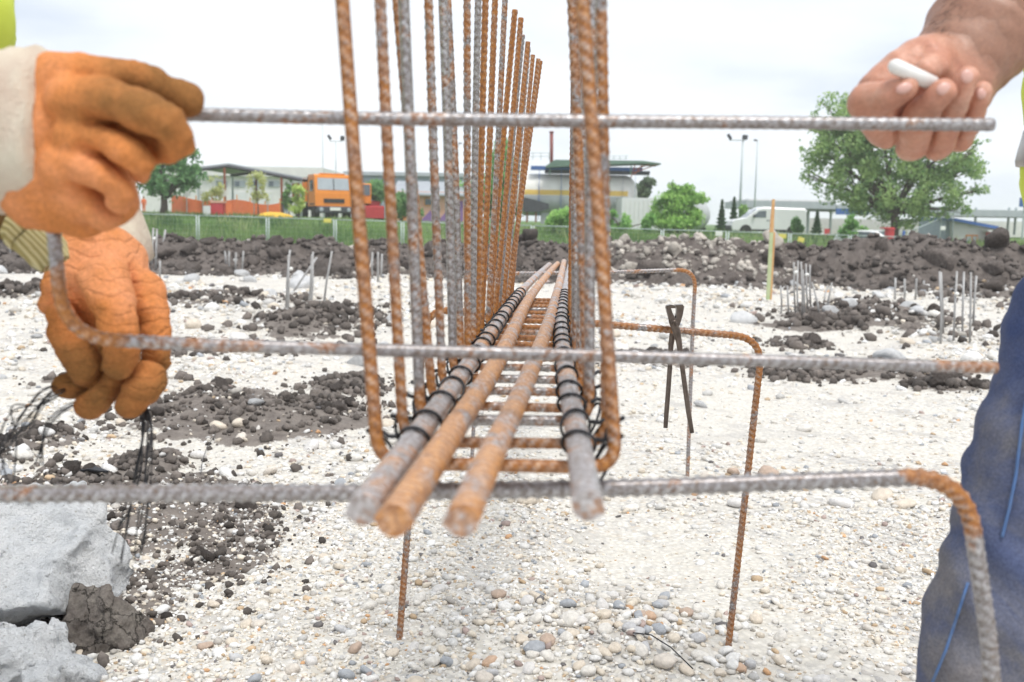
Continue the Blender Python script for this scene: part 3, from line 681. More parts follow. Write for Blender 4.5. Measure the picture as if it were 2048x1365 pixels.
# ------------------------------------------------------------------ broken concrete and the clay lump, bottom left
def concrete_mat():
    m, t, b = newmat('broken_concrete'); co = nd(t, 'TexCoord'); O = co.outputs['Object']
    n1 = nd(t, 'TexNoise', Scale=9, Detail=8, Roughness=.7); n2 = nd(t, 'TexNoise', Scale=70, Detail=6, Roughness=.7); v = nd(t, 'TexVoronoi', Scale=38.0)
    for x in (n1, n2, v): t.links.new(O, x.inputs['Vector'])
    c = ramp(t, [(.3, (.60, .62, .65)), (.45, (.75, .77, .79)), (.6, (.84, .85, .86)), (.75, (.74, .75, .76))], n1.outputs['Fac'])
    sp = ramp(t, [(.06, (.50, .46, .40)), (.12, (1, 1, 1))], v.outputs['Distance'])
    c2 = mixc(t, c.outputs[0], sp.outputs[0], .6, 'MULTIPLY')
    pit = ramp(t, [(.30, .45), (.40, 1.0)], n2.outputs['Fac']); c3 = mixc(t, c2, pit.outputs[0], .8, 'MULTIPLY')
    t.links.new(c3, b.inputs['Base Color']); b.inputs['Roughness'].default_value = .92; b.inputs['Specular IOR Level'].default_value = .2
    b1 = bump(t, b, n1.outputs['Fac'], .9, .06); bump(t, b, n2.outputs['Fac'], .9, .016, b1); return m
M['concrete'] = concrete_mat()
def sdf_rock(name, c, r, planes, seed, h, mat, amp, label, cat, fr=(4, 30)):
    c = np.array(c); r = np.array(r); lo = c - r * 1.25; hi = c + r * 1.25; P = grid(lo, hi, h)
    q = np.abs((P - c) / r); d = ((q ** 4).sum(-1) ** .25 - 1) * r.min()
    Pw = P + .02 * np.stack([wnoise(P, waves(seed + 7 + k, 8, 5, 14)) for k in range(3)], -1)
    for nrm, off in planes:
        nrm = np.array(nrm, float); nrm /= np.linalg.norm(nrm); d = np.maximum(d, (Pw - c) @ nrm - off)
    gp = np.random.default_rng(seed + 40)
    for _ in range(9):
        nn = gp.normal(size=3); nn[1] -= .5; nn /= np.linalg.norm(nn); d = np.maximum(d, (P - c) @ nn - gp.uniform(.80, 1.0) * np.sqrt(((nn * r) ** 2).sum()))
    d = d + amp * wnoise(P, waves(seed, 24, *fr)) + amp * .8 * (np.abs(wnoise(P, waves(seed + 1, 24, 9, 30))) - .4) * -1 + amp * .55 * np.abs(wnoise(P, waves(seed + 2, 24, 30, 75)))
    V, Q = surface_nets(d, lo, h); base = Vector((c[0], c[1], c[2] - r[2]))
    o = mk(name, V - np.array(base), Q, mat); o.location = base; return tag(o, label, cat)
sdf_rock('concrete_chunk', (-1.24, 2.28, .10), (.40, .25, .24), [((.05, -.50, .87), .12), ((1, -.35, .35), .25), ((.8, .9, .3), .28), ((.3, -1, -.5), .17), ((.15, -.55, -.83), .10)], 61, .0075, M['concrete'], .012,
         'large slab-like pale grey broken concrete chunk at the left edge', 'concrete chunk', (3, 20))
sdf_rock('concrete_chunk', (-1.035, 1.99, .03), (.20, .11, .135), [((.1, -.7, .7), .085), ((1, -.2, .75), .115), ((.7, .7, .4), .13), ((.5, -.8, .1), .10)], 71, .006, M['concrete'], .016,
         'smaller jagged pale concrete lump in the bottom left corner', 'concrete chunk', (3, 26))
def clay_mat():
    m, t, b = newmat('cracked_clay'); co = nd(t, 'TexCoord'); O = co.outputs['Object']
    n1 = nd(t, 'TexNoise', Scale=12, Detail=9, Roughness=.72); n2 = nd(t, 'TexNoise', Scale=60, Detail=8, Roughness=.75); v = nd(t, 'TexVoronoi', Scale=17.0, feature='DISTANCE_TO_EDGE'); ad = nd(t, 'VectorMath', operation='MULTIPLY_ADD')
    t.links.new(O, n1.inputs['Vector']); t.links.new(O, n2.inputs['Vector']); t.links.new(n1.outputs['Color'], ad.inputs[0]); ad.inputs[1].default_value = (.09, .09, .09); t.links.new(O, ad.inputs[2]); t.links.new(ad.outputs[0], v.inputs['Vector'])
    c = ramp(t, [(.3, (.13, .11, .10)), (.5, (.21, .185, .165)), (.68, (.34, .31, .27))], n1.outputs['Fac']); ck = ramp(t, [(.0, .25), (.035, 1.0)], v.outputs['Distance']); sp = ramp(t, [(.35, .65), (.6, 1.1)], n2.outputs['Fac'])
    t.links.new(mixc(t, mixc(t, c.outputs[0], ck.outputs[0], 1.0, 'MULTIPLY'), sp.outputs[0], 1.0, 'MULTIPLY'), b.inputs['Base Color']); b.inputs['Roughness'].default_value = .92; b.inputs['Specular IOR Level'].default_value = .2
    b1 = bump(t, b, ck.outputs[0], .8, .02); b2 = bump(t, b, n1.outputs['Fac'], .8, .03, b1); bump(t, b, n2.outputs['Fac'], .8, .012, b2); return m
M['clay'] = clay_mat()
sdf_rock('clay_lump', (-.935, 2.17, .02), (.115, .09, .145), [((1, -.2, .55), .085), ((-.1, -.9, .5), .085), ((.2, .9, .6), .08)], 81, .0045, M['clay'], .010,
         'dark cracked clay lump wedged beside the concrete chunks', 'clay lump', (4, 34))

# ------------------------------------------------------------------ pile heads with starter bars, marking stake
M['starter'] = pm('weathered_grey_bars', (.42, .42, .42), (.28, .27, .26), 12, .6, .3)
M['tagwhite'] = pm('white_plastic_tag', (.80, .80, .77), (.74, .74, .70), 10, .5)
def piles(label, bars, base_y, extra_tag=None, rad=2.2):
    xs = [b[0] for b in bars]; c = atz(sum(xs) / len(xs), base_y, 0); root = thing('pile_starter_bars', label, 'starter bars', (c.x, c.y, gz(c.x, c.y)), 0, 'starter bars of the piles')
    for (xb, yb, xt, yt) in bars:
        p = atz(xb, yb, 0); p.z = gz(p.x, p.y); Yb = p.y; tp = at(xt, yt, Yb + random.uniform(-.15, .15)); p.z -= .06
        mid = p.lerp(tp, .5) + Vector((random.uniform(-.012, .012), 0, 0))
        MB().tube([p, mid, tp], pxr(rad, Yb), 7).build('bar', M['starter'], root, world=True, smooth=True)
    if extra_tag:
        for (a, b) in extra_tag:
            q = at(a, b, c.y - .12); m = MB(); V, Fc = rock_shape(2, 5, .12, .9); s1 = pxr(4.5, c.y)
            m.add([Vector(v) * s1 + q for v in V], [tuple(int(i) for i in f) for f in Fc]); m.build('tag', M['tagwhite'], root, world=True, smooth=True)
piles('grey starter bars half hidden at the left edge beside the gloves', [(18, 532, 22, 470), (28, 530, 30, 468), (40, 530, 42, 480), (48, 534, 48, 500)], 532)
piles('fan of grey starter bars right of the gloves, before the soil bank', [(277, 522, 268, 460), (285, 530, 284, 470), (290, 525, 294, 464), (303, 540, 307, 456), (312, 542, 314, 458), (320, 535, 331, 460), (292, 550, 295, 502), (318, 560, 320, 522)], 540, [(309, 478)])
piles('short group of four starter bars at the foot of the bank, one with white tag', [(455, 542, 450, 503), (459, 545, 458, 503), (470, 548, 472, 506), (482, 548, 487, 503)], 546, [(471, 520)])
piles('crossed and leaning starter bars left of the cage, behind a soil clod', [(572, 620, 580, 500), (577, 622, 577, 510), (582, 582, 634, 515), (615, 618, 624, 510), (622, 616, 626, 504), (646, 608, 664, 503)], 615, [(582, 538)])
piles('pair of starter bars seen between the front stirrups of the cage', [(745, 560, 745, 505), (756, 566, 756, 505), (762, 560, 764, 508)], 562)
piles('dense bundle of grey starter bars under the pale rubble heap', [(1444, 562, 1450, 505), (1449, 560, 1452, 508), (1455, 562, 1460, 512), (1460, 564, 1464, 515), (1467, 560, 1467, 512), (1472, 558, 1474, 514)], 562, [(1470, 516)])
piles('tangled starter bars with bent tips right of the marking stake', [(1562, 632, 1561, 572), (1578, 634, 1575, 572), (1592, 642, 1588, 525), (1597, 640, 1596, 522), (1604, 645, 1602, 524), (1610, 650, 1606, 540), (1617, 640, 1612, 528), (1622, 630, 1620, 530), (1642, 650, 1624, 565), (1648, 604, 1655, 572), (1652, 640, 1664, 566)], 642, [(1614, 550), (1592, 545)], 1.8)
piles('four short starter bars at the foot of the right soil bank', [(1790, 600, 1791, 556), (1808, 606, 1809, 558), (1830, 600, 1833, 558), (1846, 590, 1848, 562)], 600, [(1811, 586)])
piles('row of tall starter bars beside the jeans, one with a white tag', [(1882, 690, 1879, 543), (1887, 680, 1882, 545), (1907, 690, 1914, 543), (1925, 680, 1928, 544), (1940, 690, 1942, 545), (1946, 660, 1953, 552)], 686, [(1914, 588)])
p = atz(1538, 572, .25); stake = thing('marking_stake', 'tall slim wooden marking stake painted green and orange in the soil bank', 'stake', (p.x, p.y, p.z - .3))
M['green_paint'] = pm('faded_green_paint', (.40, .50, .26), (.52, .56, .34), 9, .7); M['bare_wood'] = pm('orange_stained_wood', (.55, .30, .13), (.62, .40, .2), 9, .8)
q0, q1, q2 = at(1536, 600, p.y), at(1543, 465, p.y), at(1547, 399, p.y)
MB().tube([q0, q1], .030, 4).build('painted_shaft', M['green_paint'], stake, world=True); MB().tube([q1, q2], [.030, .022], 4).build('bare_tip', M['bare_wood'], stake, world=True)
MB().tube([q0 + Vector((.03, -.012, 0)), q1 + Vector((.03, -.012, 0))], .016, 4).build('orange_edge', M['bare_wood'], stake, world=True)
# scrap of black plastic, stray wires on the gravel
p = atz(184, 942, .05); m = MB(); pl = [(-.05, -.012, .0), (-.01, -.016, .012), (.03, -.012, .006), (.055, 0, .002), (.05, .014, .0), (0, .018, .014), (-.045, .012, .004)]
m.add([Vector(v) + Vector((0, 0, k)) for k in (.0, .006) for v in pl], [tuple(range(6, -1, -1)), tuple(range(7, 14))] + [(i, (i + 1) % 7, 7 + (i + 1) % 7, 7 + i) for i in range(7)])
o = m.build('plastic_scrap', M['wire']); o.location = (p.x, p.y, gz(p.x, p.y) + .012); o.scale = (1.1, 1.1, 1.1); tag(o, 'small flat scrap of black plastic lying among the soil clods', 'plastic scrap')
def stray(pts, r, label):
    P = [atz(a, b, .0) for a, b in pts]; P = [Vector((q.x, q.y, gz(q.x, q.y) + .012 + .02 * math.sin(math.pi * i / (len(P) - 1)))) for i, q in enumerate(P)]
    o = MB().tube(P, r, 5).build('stray_wire', M['wire'], smooth=True); tag(o, label, 'wire')
stray([(402, 965), (405, 935), (415, 905), (432, 885)], .0014, 'single hair-thin black wire end curving up on the pale gravel')
stray([(1265, 1310), (1300, 1322), (1340, 1338), (1385, 1358)], .0016, 'thin dark wire lying across the pebbles near the bottom edge')
# ------------------------------------------------------------------ people
def glove_mat(name, c1, c2, c3, ws=.0):
    m, t, b = newmat(name); co = nd(t, 'TexCoord'); O = co.outputs['Object']
    n1 = nd(t, 'TexNoise', Scale=16, Detail=4, Roughness=.6); n2 = nd(t, 'TexNoise', Scale=260, Detail=7, Roughness=.75); wv = nd(t, 'TexWave', Scale=22, Distortion=11.0, Detail=3.0); wv.inputs['Detail Scale'].default_value = .9; wv.bands_direction = 'Z'
    for x in (n1, n2, wv): t.links.new(O, x.inputs['Vector'])
    dt = nd(t, 'Attribute', attribute_name='dirt'); dm = nd(t, 'Math', operation='MULTIPLY_ADD'); t.links.new(n1.outputs['Fac'], dm.inputs[0]); dm.inputs[1].default_value = .95; t.links.new(dt.outputs['Fac'], dm.inputs[2])
    c = ramp(t, [(.38, c1), (.68, c2), (1.0, c3)], dm.outputs[0]); gr = ramp(t, [(.3, .62), (.7, 1.1)], n2.outputs['Fac'])
    t.links.new(mixc(t, c.outputs[0], gr.outputs[0], 1.0, 'MULTIPLY'), b.inputs['Base Color'])
    b.inputs['Roughness'].default_value = .9; b.inputs['Specular IOR Level'].default_value = .25
    wr = ramp(t, [(.0, 0.0), (.25, 1.0)], wv.outputs['Fac']); b1 = bump(t, b, wr.outputs[0], ws, .006); bump(t, b, n2.outputs['Fac'], .5, .0016, b1); return m
M['glove'] = glove_mat('orange_suede_glove', (.80, .34, .165), (.66, .245, .075), (.30, .135, .042))
M['glove_worn'] = glove_mat('creased_orange_suede_glove', (.80, .34, .165), (.66, .245, .075), (.30, .135, .042), .42)
M['cuff'] = pm('cream_canvas_cuff', (.70, .64, .52), (.52, .40, .32), 14, .95, 0, .9, 190, .004)
def knit_mat():
    m, t, b = newmat('olive_ribbed_knit'); co = nd(t, 'TexCoord'); wv = nd(t, 'TexWave', Scale=75, Distortion=1.2); wv.bands_direction = 'DIAGONAL'; t.links.new(co.outputs['Object'], wv.inputs['Vector'])
    c = ramp(t, [(.2, (.36, .30, .12)), (.8, (.60, .53, .30))], wv.outputs['Fac']); t.links.new(c.outputs[0], b.inputs['Base Color']); b.inputs['Roughness'].default_value = .95
    bump(t, b, wv.outputs['Fac'], .6, .003); return m
M['knit'] = knit_mat()
M['sleeve'] = pm('brown_jacket_cloth', (.16, .085, .025), (.11, .06, .02), 14, .9, 0, .3, 90, .003)
def skin_mat():
    m, t, b = newmat('sunburnt_skin'); co = nd(t, 'TexCoord'); n1 = nd(t, 'TexNoise', Scale=28, Detail=5, Roughness=.6); n2 = nd(t, 'TexNoise', Scale=260, Detail=4); v = nd(t, 'TexVoronoi', Scale=420.0)
    for x in (n1, n2, v): t.links.new(co.outputs['Object'], x.inputs['Vector'])
    c = ramp(t, [(.3, (.46, .20, .135)), (.5, (.55, .27, .185)), (.7, (.63, .37, .28))], n1.outputs['Fac']); gr = ramp(t, [(.3, .85), (.7, 1.05)], n2.outputs['Fac'])
    a = nd(t, 'Attribute', attribute_name='tan'); tn = mixc(t, c.outputs[0], (.30, .165, .115), a.outputs['Fac'])
    t.links.new(mixc(t, tn, gr.outputs[0], 1.0, 'MULTIPLY'), b.inputs['Base Color']); b.inputs['Roughness'].default_value = .48; b.inputs['Specular IOR Level'].default_value = .4
    b.inputs['Subsurface Weight'].default_value = .12; b.inputs['Subsurface Radius'].default_value = (.006, .003, .0015); b.inputs['Subsurface Scale'].default_value = 1.0
    b1 = bump(t, b, v.outputs['Distance'], .12, .001); bump(t, b, n2.outputs['Fac'], .2, .0012, b1); return m
M['skin'] = skin_mat()
M['nail'] = pm('finger_nail', (.66, .41, .35), (.60, .35, .30), 60, .3, spec=.5)
M['vest'] = pm('lime_high_visibility_vest', (.62, .72, .09), (.55, .64, .10), 6, .8, 0, .3, 40, .006)
M['band'] = pm('grey_reflective_band', (.42, .40, .38), (.34, .33, .32), 12, .35, .3)
def jeans_mat():
    m, t, b = newmat('dirty_faded_jeans'); co = nd(t, 'TexCoord'); O = co.outputs['Object']; n1 = nd(t, 'TexNoise', Scale=5.5, Detail=7, Roughness=.65, Distortion=.4); n2 = nd(t, 'TexNoise', Scale=320, Detail=3); n3 = nd(t, 'TexNoise', Scale=13, Detail=4)
    for x in (n1, n2, n3): t.links.new(O, x.inputs['Vector'])
    sx = nd(t, 'SeparateXYZ'); t.links.new(O, sx.inputs[0]); zr = nd(t, 'MapRange'); t.links.new(sx.outputs['Z'], zr.inputs['Value']); zr.inputs['From Min'].default_value = .95; zr.inputs['From Max'].default_value = .45; zr.inputs['To Min'].default_value = -.16; zr.inputs['To Max'].default_value = .0; za = nd(t, 'Math', operation='ADD'); t.links.new(n1.outputs['Fac'], za.inputs[0]); t.links.new(zr.outputs[0], za.inputs[1])
    c = ramp(t, [(.3, (.060, .085, .19)), (.45, (.095, .115, .20)), (.58, (.17, .17, .195)), (.72, (.27, .245, .235))], za.outputs[0]); gr = ramp(t, [(.3, .75), (.7, 1.15)], n2.outputs['Fac'])
    t.links.new(mixc(t, c.outputs[0], gr.outputs[0], 1.0, 'MULTIPLY'), b.inputs['Base Color']); b.inputs['Roughness'].default_value = .92; b.inputs['Specular IOR Level'].default_value = .15
    b1 = bump(t, b, n3.outputs['Fac'], .25, .01); bump(t, b, n2.outputs['Fac'], .3, .0008, b1); return m
M['jeans'] = jeans_mat(); M['seam'] = pm('light_blue_seam', (.075, .15, .33), (.11, .17, .30), 60, .9, 0, .3, 300, .001)
M['boot'] = pm('dusty_brown_boot', (.14, .10, .07), (.20, .17, .13), 9, .8, 0, .3, 60, .003)
M['helmet'] = pm('yellow_helmet', (.72, .50, .05), (.70, .48, .05), 6, .35)
M['eye'] = pm('eye_white', (.6, .58, .55), (.5, .48, .45), 30, .3); M['hair'] = pm('dark_short_hair', (.03, .022, .018), (.05, .035, .025), 60, .7)
def rigid(chs): return [[tuple(p) for p in c] for c in chs]
def skin_obj(name, V, Q, parent, tan=None):
    o = mk(name, V, Q, M['skin'], parent, world=True)
    a = o.data.attributes.new('tan', 'FLOAT', 'POINT'); T = tan(V) if tan is not None else np.ones(len(V)); a.data.foreach_set('value', T.astype(np.float32)); return o
def merge(parts):
    Vs, Qs, n = [], [], 0
    for V, Q in parts: Vs.append(V); Qs.append(Q + n); n += len(V)
    return np.concatenate(Vs), np.concatenate(Qs)
def head_geo(c, face):
    "head with brow, nose, mouth, ears; c = centre, face = horizontal facing direction"
    f = np.array(face, float); f /= np.linalg.norm(f); s = np.array([-f[1], f[0], 0]); up = np.array([0, 0, 1.0]); c = np.array(c)
    lo = c - .19; hi = c + .19; P = grid(lo, hi, .006); q = P - c; x, y, z = q @ f, q @ s, q @ up
    A = np.stack([x, y, z], -1); d = ell(A, (-.012, 0, .025), (.098, .077, .105)); d = smin(d, ell(A, (.022, 0, -.055), (.066, .058, .068)), .03)
    d = smin(d, cone(A, (.088, 0, .012), (.112, 0, -.028), .009, .015), .012); d = smin(d, cone(A, (.084, -.032, .03), (.084, .032, .03), .011, .011), .012)
    for k in (-1, 1):
        d = np.maximum(d, -(np.linalg.norm(A - np.array([.098, k * .031, .010]), axis=-1) - .016)); d = smin(d, ell(A, (-.005, k * .078, 0), (.02, .011, .032)), .008)
        d = smin(d, np.linalg.norm(A - np.array([.080, k * .031, .008]), axis=-1) - .0135, .003)
    d = np.maximum(d, -(cone(A, (.094, -.02, -.058), (.094, .02, -.058), .004, .004))); d = smin(d, cone(A, (-.02, 0, -.06), (-.035, 0, -.18), .055, .058), .03)
    return surface_nets(d, lo, .006)
WR = waves(90, 16, 18, 60); WC = waves(91, 14, 5, 16)
def clothes(chs, h, k, amp=.006, fr=None, cut=None):
    def post(P, d):
        if cut is not None: d = cut(P, d)
        return d
    return sdf_mesh(chs, h, [k] * len(chs), [(WC, amp), (WR, amp * .35)], .05, post)

def creases(fingers, amp, wid, reach):
    "shallow folds round the joints of each finger chain"
    def f(P, d):
        for c in fingers:
            for i in range(1, len(c) - 1):
                p = np.array(c[i][:3]); dr = np.array(c[i + 1][:3]) - np.array(c[i - 1][:3]); dr /= np.linalg.norm(dr); r_ = c[i][3]
                rel = P - p; dist = np.linalg.norm(rel, axis=-1); m_ = np.exp(-(dist / (r_ * reach)) ** 4)
                ax = rel @ dr
                for o_ in (-.6, .0, .6): d = d + amp * m_ * np.exp(-((ax - o_ * r_ * .45) / wid) ** 2)
        return d
    return f
def grooves(fingers, amp, wid):
    "press a groove into the surface where two neighbouring fingers meet"
    def f(P, d):
        D = np.sort(np.stack([chain(P, c) for c in fingers], -1), axis=-1); return d + amp * np.exp(-((D[..., 1] - D[..., 0]) / wid) ** 2) * np.clip(1 - D[..., 0] / .012, 0, 1)
    return f
# ---- right worker: bare forearm and hand, vest, jeans
P0 = Vector((.80, 1.26, 0)); pr = thing('person', 'worker in lime vest and dirty jeans, bare hand holding a white stick', 'person', (P0.x, P0.y, gz(P0.x, P0.y)))
YH = 1.06
hand = [
    pxc([(1960, 70, 1.12, 108), (1905, 150, 1.105, 84), (1865, 185, 1.10, 70)]),                    # forearm end, wrist
    pxc([(1865, 165, 1.10, 72), (1800, 190, 1.085, 66), (1770, 210, 1.08, 60)]),                    # palm, index side
    pxc([(1890, 190, 1.105, 58), (1855, 240, 1.10, 46), (1895, 235, 1.10, 42)]),                   # palm, little finger side
    pxc([(1850, 120, 1.06, 46), (1800, 140, 1.055, 36), (1765, 175, 1.055, 34)]),                   # ball of the thumb rim
]
fing = [
    pxc([(1778, 254, 1.072, 44), (1736, 206, 1.036, 40), (1776, 192, 1.008, 30), (1812, 178, .997, 23)]),        # index
    pxc([(1826, 280, 1.070, 40), (1836, 240, 1.026, 35), (1866, 204, 1.000, 29), (1888, 182, .992, 24.5)]),      # middle
    pxc([(1876, 282, 1.072, 37), (1894, 238, 1.030, 31), (1916, 194, 1.006, 26.5), (1934, 158, .999, 23)]),      # ring
    pxc([(1916, 272, 1.078, 32), (1938, 240, 1.044, 26), (1952, 212, 1.024, 22.5), (1964, 182, 1.016, 19)]),     # little
    pxc([(1862, 118, 1.06, 40), (1868, 132, 1.035, 30), (1850, 142, 1.020, 22)]),                                # thumb folded over
]
def crease(P, d): return d
Vh, Qh = sdf_mesh(hand + fing, .0019, [.03] * 4 + [.0020] * 4 + [.006], [(waves(95, 14, 30, 90), .0009)], .02, lambda P, d: grooves(fing[:4], .0045, .0035)(P, creases(fing, .0009, .0016, 1.5)(P, d)))
sh = Vector((.86, 1.22, 1.50)); el_ = Vector((.80, 1.06, 1.30)); elb = [tuple(el_) + (.048,)]
arm = [[(*sh, .062), (*el_, .050)], [(*el_, .052), (*at(1985, 35, 1.125), .060), (*at(1930, 110, 1.108), .050)]]
Va, Qa = sdf_mesh(arm, .006, [.02, .02], [(WR, .001)], .03)
arm2 = [[(.86, 1.50, 1.48, .06), (.98, 1.60, 1.22, .047), (1.02, 1.62, 1.06, .036), (1.03, 1.62, 1.00, .03)]]
def relaxed(w, d):
    "a small relaxed hand: palm, four curled fingers, thumb"
    w = Vector(w); d = Vector(d).normalized(); s = d.cross(Vector((0, 0, 1))).normalized(); u = s.cross(d); out = [[(*w, .03), (*(w + d * .05), .034), (*(w + d * .085), .030)]]
    for k, ln in ((-1.5, .070), (-.5, .082), (.5, .078), (1.5, .062)):
        b = w + d * .085 + s * k * .019; out.append([(*b, .0115), (*(b + d * ln * .5), .0105), (*(b + d * ln * .75 - u * ln * .35), .0095), (*(b + d * ln * .7 - u * ln * .65), .0085)])
    b = w + d * .025 - s * .030; out.append([(*b, .015), (*(b + d * .035 - s * .022 - u * .01), .012), (*(b + d * .065 - s * .02 - u * .02), .0095)]); return out
h2 = relaxed((1.03, 1.62, 1.00), (.05, .05, -1)); Vb, Qb = sdf_mesh(arm2 + h2, .005, [.02] + [.02] + [.005] * 5, None, .03)
Vt, Qt = sdf_mesh([[(.85, 1.36, .95, .13), (.86, 1.36, 1.25, .14), (.84, 1.36, 1.42, .12), (.80, 1.36, 1.52, .06)], [(.86, 1.24, 1.46, .07), (.86, 1.48, 1.46, .07)]], .014, [.05, .05], None, .05)
Hd = head_geo((.74, 1.36, 1.66), (-1, 0, -.0))
def tan_f(V):
    w_ = np.array(at(1885, 165, 1.10)); ax = np.array(at(1985, 35, 1.12)) - w_; ax /= np.linalg.norm(ax)
    return np.clip(((V - w_) @ ax + .012) / .05, 0, .85)
body = skin_obj('body', *merge([(Vh, Qh), (Va, Qa), (Vb, Qb), (Vt, Qt), Hd]), pr, tan_f)
def nail(px, py, Y, wpx, hpx, ang):
    c = at(px, py, Y); V, Fc = ico(2); V = V * np.array([pxr(wpx, Y), .0026, pxr(hpx, Y)]); ca, sa = math.cos(ang), math.sin(ang)
    V = np.stack([V[:, 0] * ca - V[:, 2] * sa, V[:, 1], V[:, 0] * sa + V[:, 2] * ca], 1); mk('fingernail', V + np.array(c), Fc, M['nail'], pr, world=True)
nail(1808, 177, .9868, 17, 11, .35); nail(1887, 178, .9815, 15, 12, .5); nail(1934, 153, .9893, 13, 14, .2); nail(1962, 188, 1.0075, 10, 11, .2)
# forearm hair
m = MB(); w0, w1 = at(1840, 85, 1.10), at(1905, -30, 1.12)
for k in range(150):
    t = random.random(); b0 = w0.lerp(w1, t) + Vector((random.uniform(0, .05), random.uniform(-.03, -.0), random.uniform(-.012, .0)))
    ax = Vector(((w1 - w0).z, 0, -(w1 - w0).x)).normalized()
    cx0 = at(1900, 150, 1.105).lerp(at(1965, 60, 1.12), t); dirn = (b0 - cx0); dirn.normalize(); rad = pxr(88 + 16 * t, 1.11)
    s0 = cx0 + dirn * rad; s1 = s0 + dirn * .008 + Vector((-.003, 0, -.010)) * random.uniform(.6, 1.4); m.tube([s0, s0.lerp(s1, .5) + dirn * .0015, s1], [.00022, .00018, .00008], 3, False)
o = m.build('arm_hair', M['hair'], pr, world=True); tag(o, kind='stuff')
# vest: torso and short sleeves, cut open at the hem
vest = [[(.89, 1.36, .97, .167), (.862, 1.36, 1.2, .168), (.86, 1.36, 1.42, .145)], [(.86, 1.22, 1.47, .085), (.86, 1.50, 1.47, .085)], [(.86, 1.22, 1.48, .085), (.84, 1.15, 1.40, .078)], [(.86, 1.50, 1.48, .085), (.88, 1.56, 1.36, .075)]]
def vcut(P, d): return np.maximum(d, .935 - P[..., 2] + .0 * P[..., 0])
o = mk('vest', *clothes(vest, .012, .04, .008, cut=vcut), M['vest'], pr, world=True)
for zb in (1.11, 1.27):
    V, Q = sdf_mesh([[(.880, 1.36, zb - .1, .1725), (.858, 1.36, zb + .1, .1725)]], .012, [.01], [(WC, .008), (WR, .0028)], .05, lambda P, d: np.maximum(d, np.abs(P[..., 2] - zb) - .026)); mk('reflective_band', V, Q, M['band'], pr, world=True)
# jeans
lg = [[(.92, 1.34, .92, .145), (.92, 1.40, .98, .15)],
      [(.748, 1.24, .88, .114), (.674, 1.205, .70, .100), (.624, 1.19, .53, .090), (.602, 1.19, .46, .085), (.61, 1.20, .30, .082), (.64, 1.21, .11, .072)],
      [(.92, 1.46, .90, .12), (.92, 1.50, .52, .090), (.95, 1.50, .30, .08), (.97, 1.50, .11, .072)]]
def jpost(P, d):
    z = P[..., 2]; fo = wnoise(P * np.array([.5, .5, 1.5]) + np.stack([z * .4, z * 0, P[..., 0] * .9], -1), waves(123, 18, 3.5, 11)); return d - .0065 * (np.abs(fo) - .3) + .004 * np.sin(z * 80 + P[..., 0] * 40 + 2 * np.sin(P[..., 1] * 30)) * np.clip(1 - abs(z - .62) / .14, 0, 1)
Vj, Qj = sdf_mesh(lg, .0085, [.05] * 3, [(WC, .0042), (WR, .0012)], .05, jpost)
mk('jeans', Vj, Qj, M['jeans'], pr, world=True)
def onjeans(px, py, push=.001):
    d = np.array(ray(px, py)); d /= np.linalg.norm(d); rel = Vj - np.array(CAM); t = rel @ d; off = np.linalg.norm(rel - t[:, None] * d, axis=1); I = off < .012
    if not I.any(): return None
    return CAM + Vector(d) * float(t[I].min() - push)
def seamline(lst, r, name):
    P = [onjeans(a, b) for a, b in lst]; P = [p for p in P if p is not None]
    if len(P) > 1: MB().tube(P, r, 6).build(name, M['seam'], pr, world=True, smooth=True)
def lin(l, n=8): return [(l[i][0] + (l[i + 1][0] - l[i][0]) * k / n, l[i][1] + (l[i + 1][1] - l[i][1]) * k / n) for i in range(len(l) - 1) for k in range(n)] + [l[-1]]
seamline(lin([(2060, 760), (2044, 850), (2032, 950), (2018, 1020), (2004, 1075)]), .0020, 'seam')
seamline(lin([(1936, 1165), (1915, 1230), (1892, 1300), (1850, 1400)]), .0018, 'seam')
for (x, y) in ((.64, 1.21), (.97, 1.50)):
    bt = [[(x + .05, y, .05, .05), (x - .06, y, .045, .045), (x - .14, y, .035, .036)], [(x + .03, y, .06, .055), (x + .02, y, .17, .055)]]
    z0 = gz(x, y); mk('boot', *sdf_mesh([[(a, b, c + z0, r_) for a, b, c, r_ in ch] for ch in bt], .008, [.02, .02], None, .03, lambda P, d: np.maximum(d, z0 + .0 - P[..., 2])), M['boot'], pr, world=True)
def helmet(c, parent, fdir):
    m = MB(); prof = [(.135, -.0), (.13, .005), (.128, .03), (.118, .075), (.09, .11), (.05, .128), (.0, .133)]; m.lathe(prof, 28, (c[0], c[1], c[2])); m.box((c[0] + fdir * .12, c[1], c[2] + .006), (.09, .17, .010), bev=.004); m.build('helmet', M['helmet'], parent, world=True, smooth=True)
helmet((.755, 1.36, 1.705), pr, -1)
# white chalk stick in the hand
ck = MB(); c0, c1 = at(1786, 131, .990), at(1866, 168, 1.000); d_ = (c1 - c0).normalized(); R0 = pxr(14.5, 1.0)
ck.tube([c0 - d_ * .003, c0 - d_ * .0005, c0 + d_ * .002, c1], [R0 * .55, R0 * .85, R0, R0], 16); o = ck.build('chalk_stick', M['chalk'], smooth=True); tag(o, 'short white round chalk stick between the fingers of the bare hand', 'chalk')

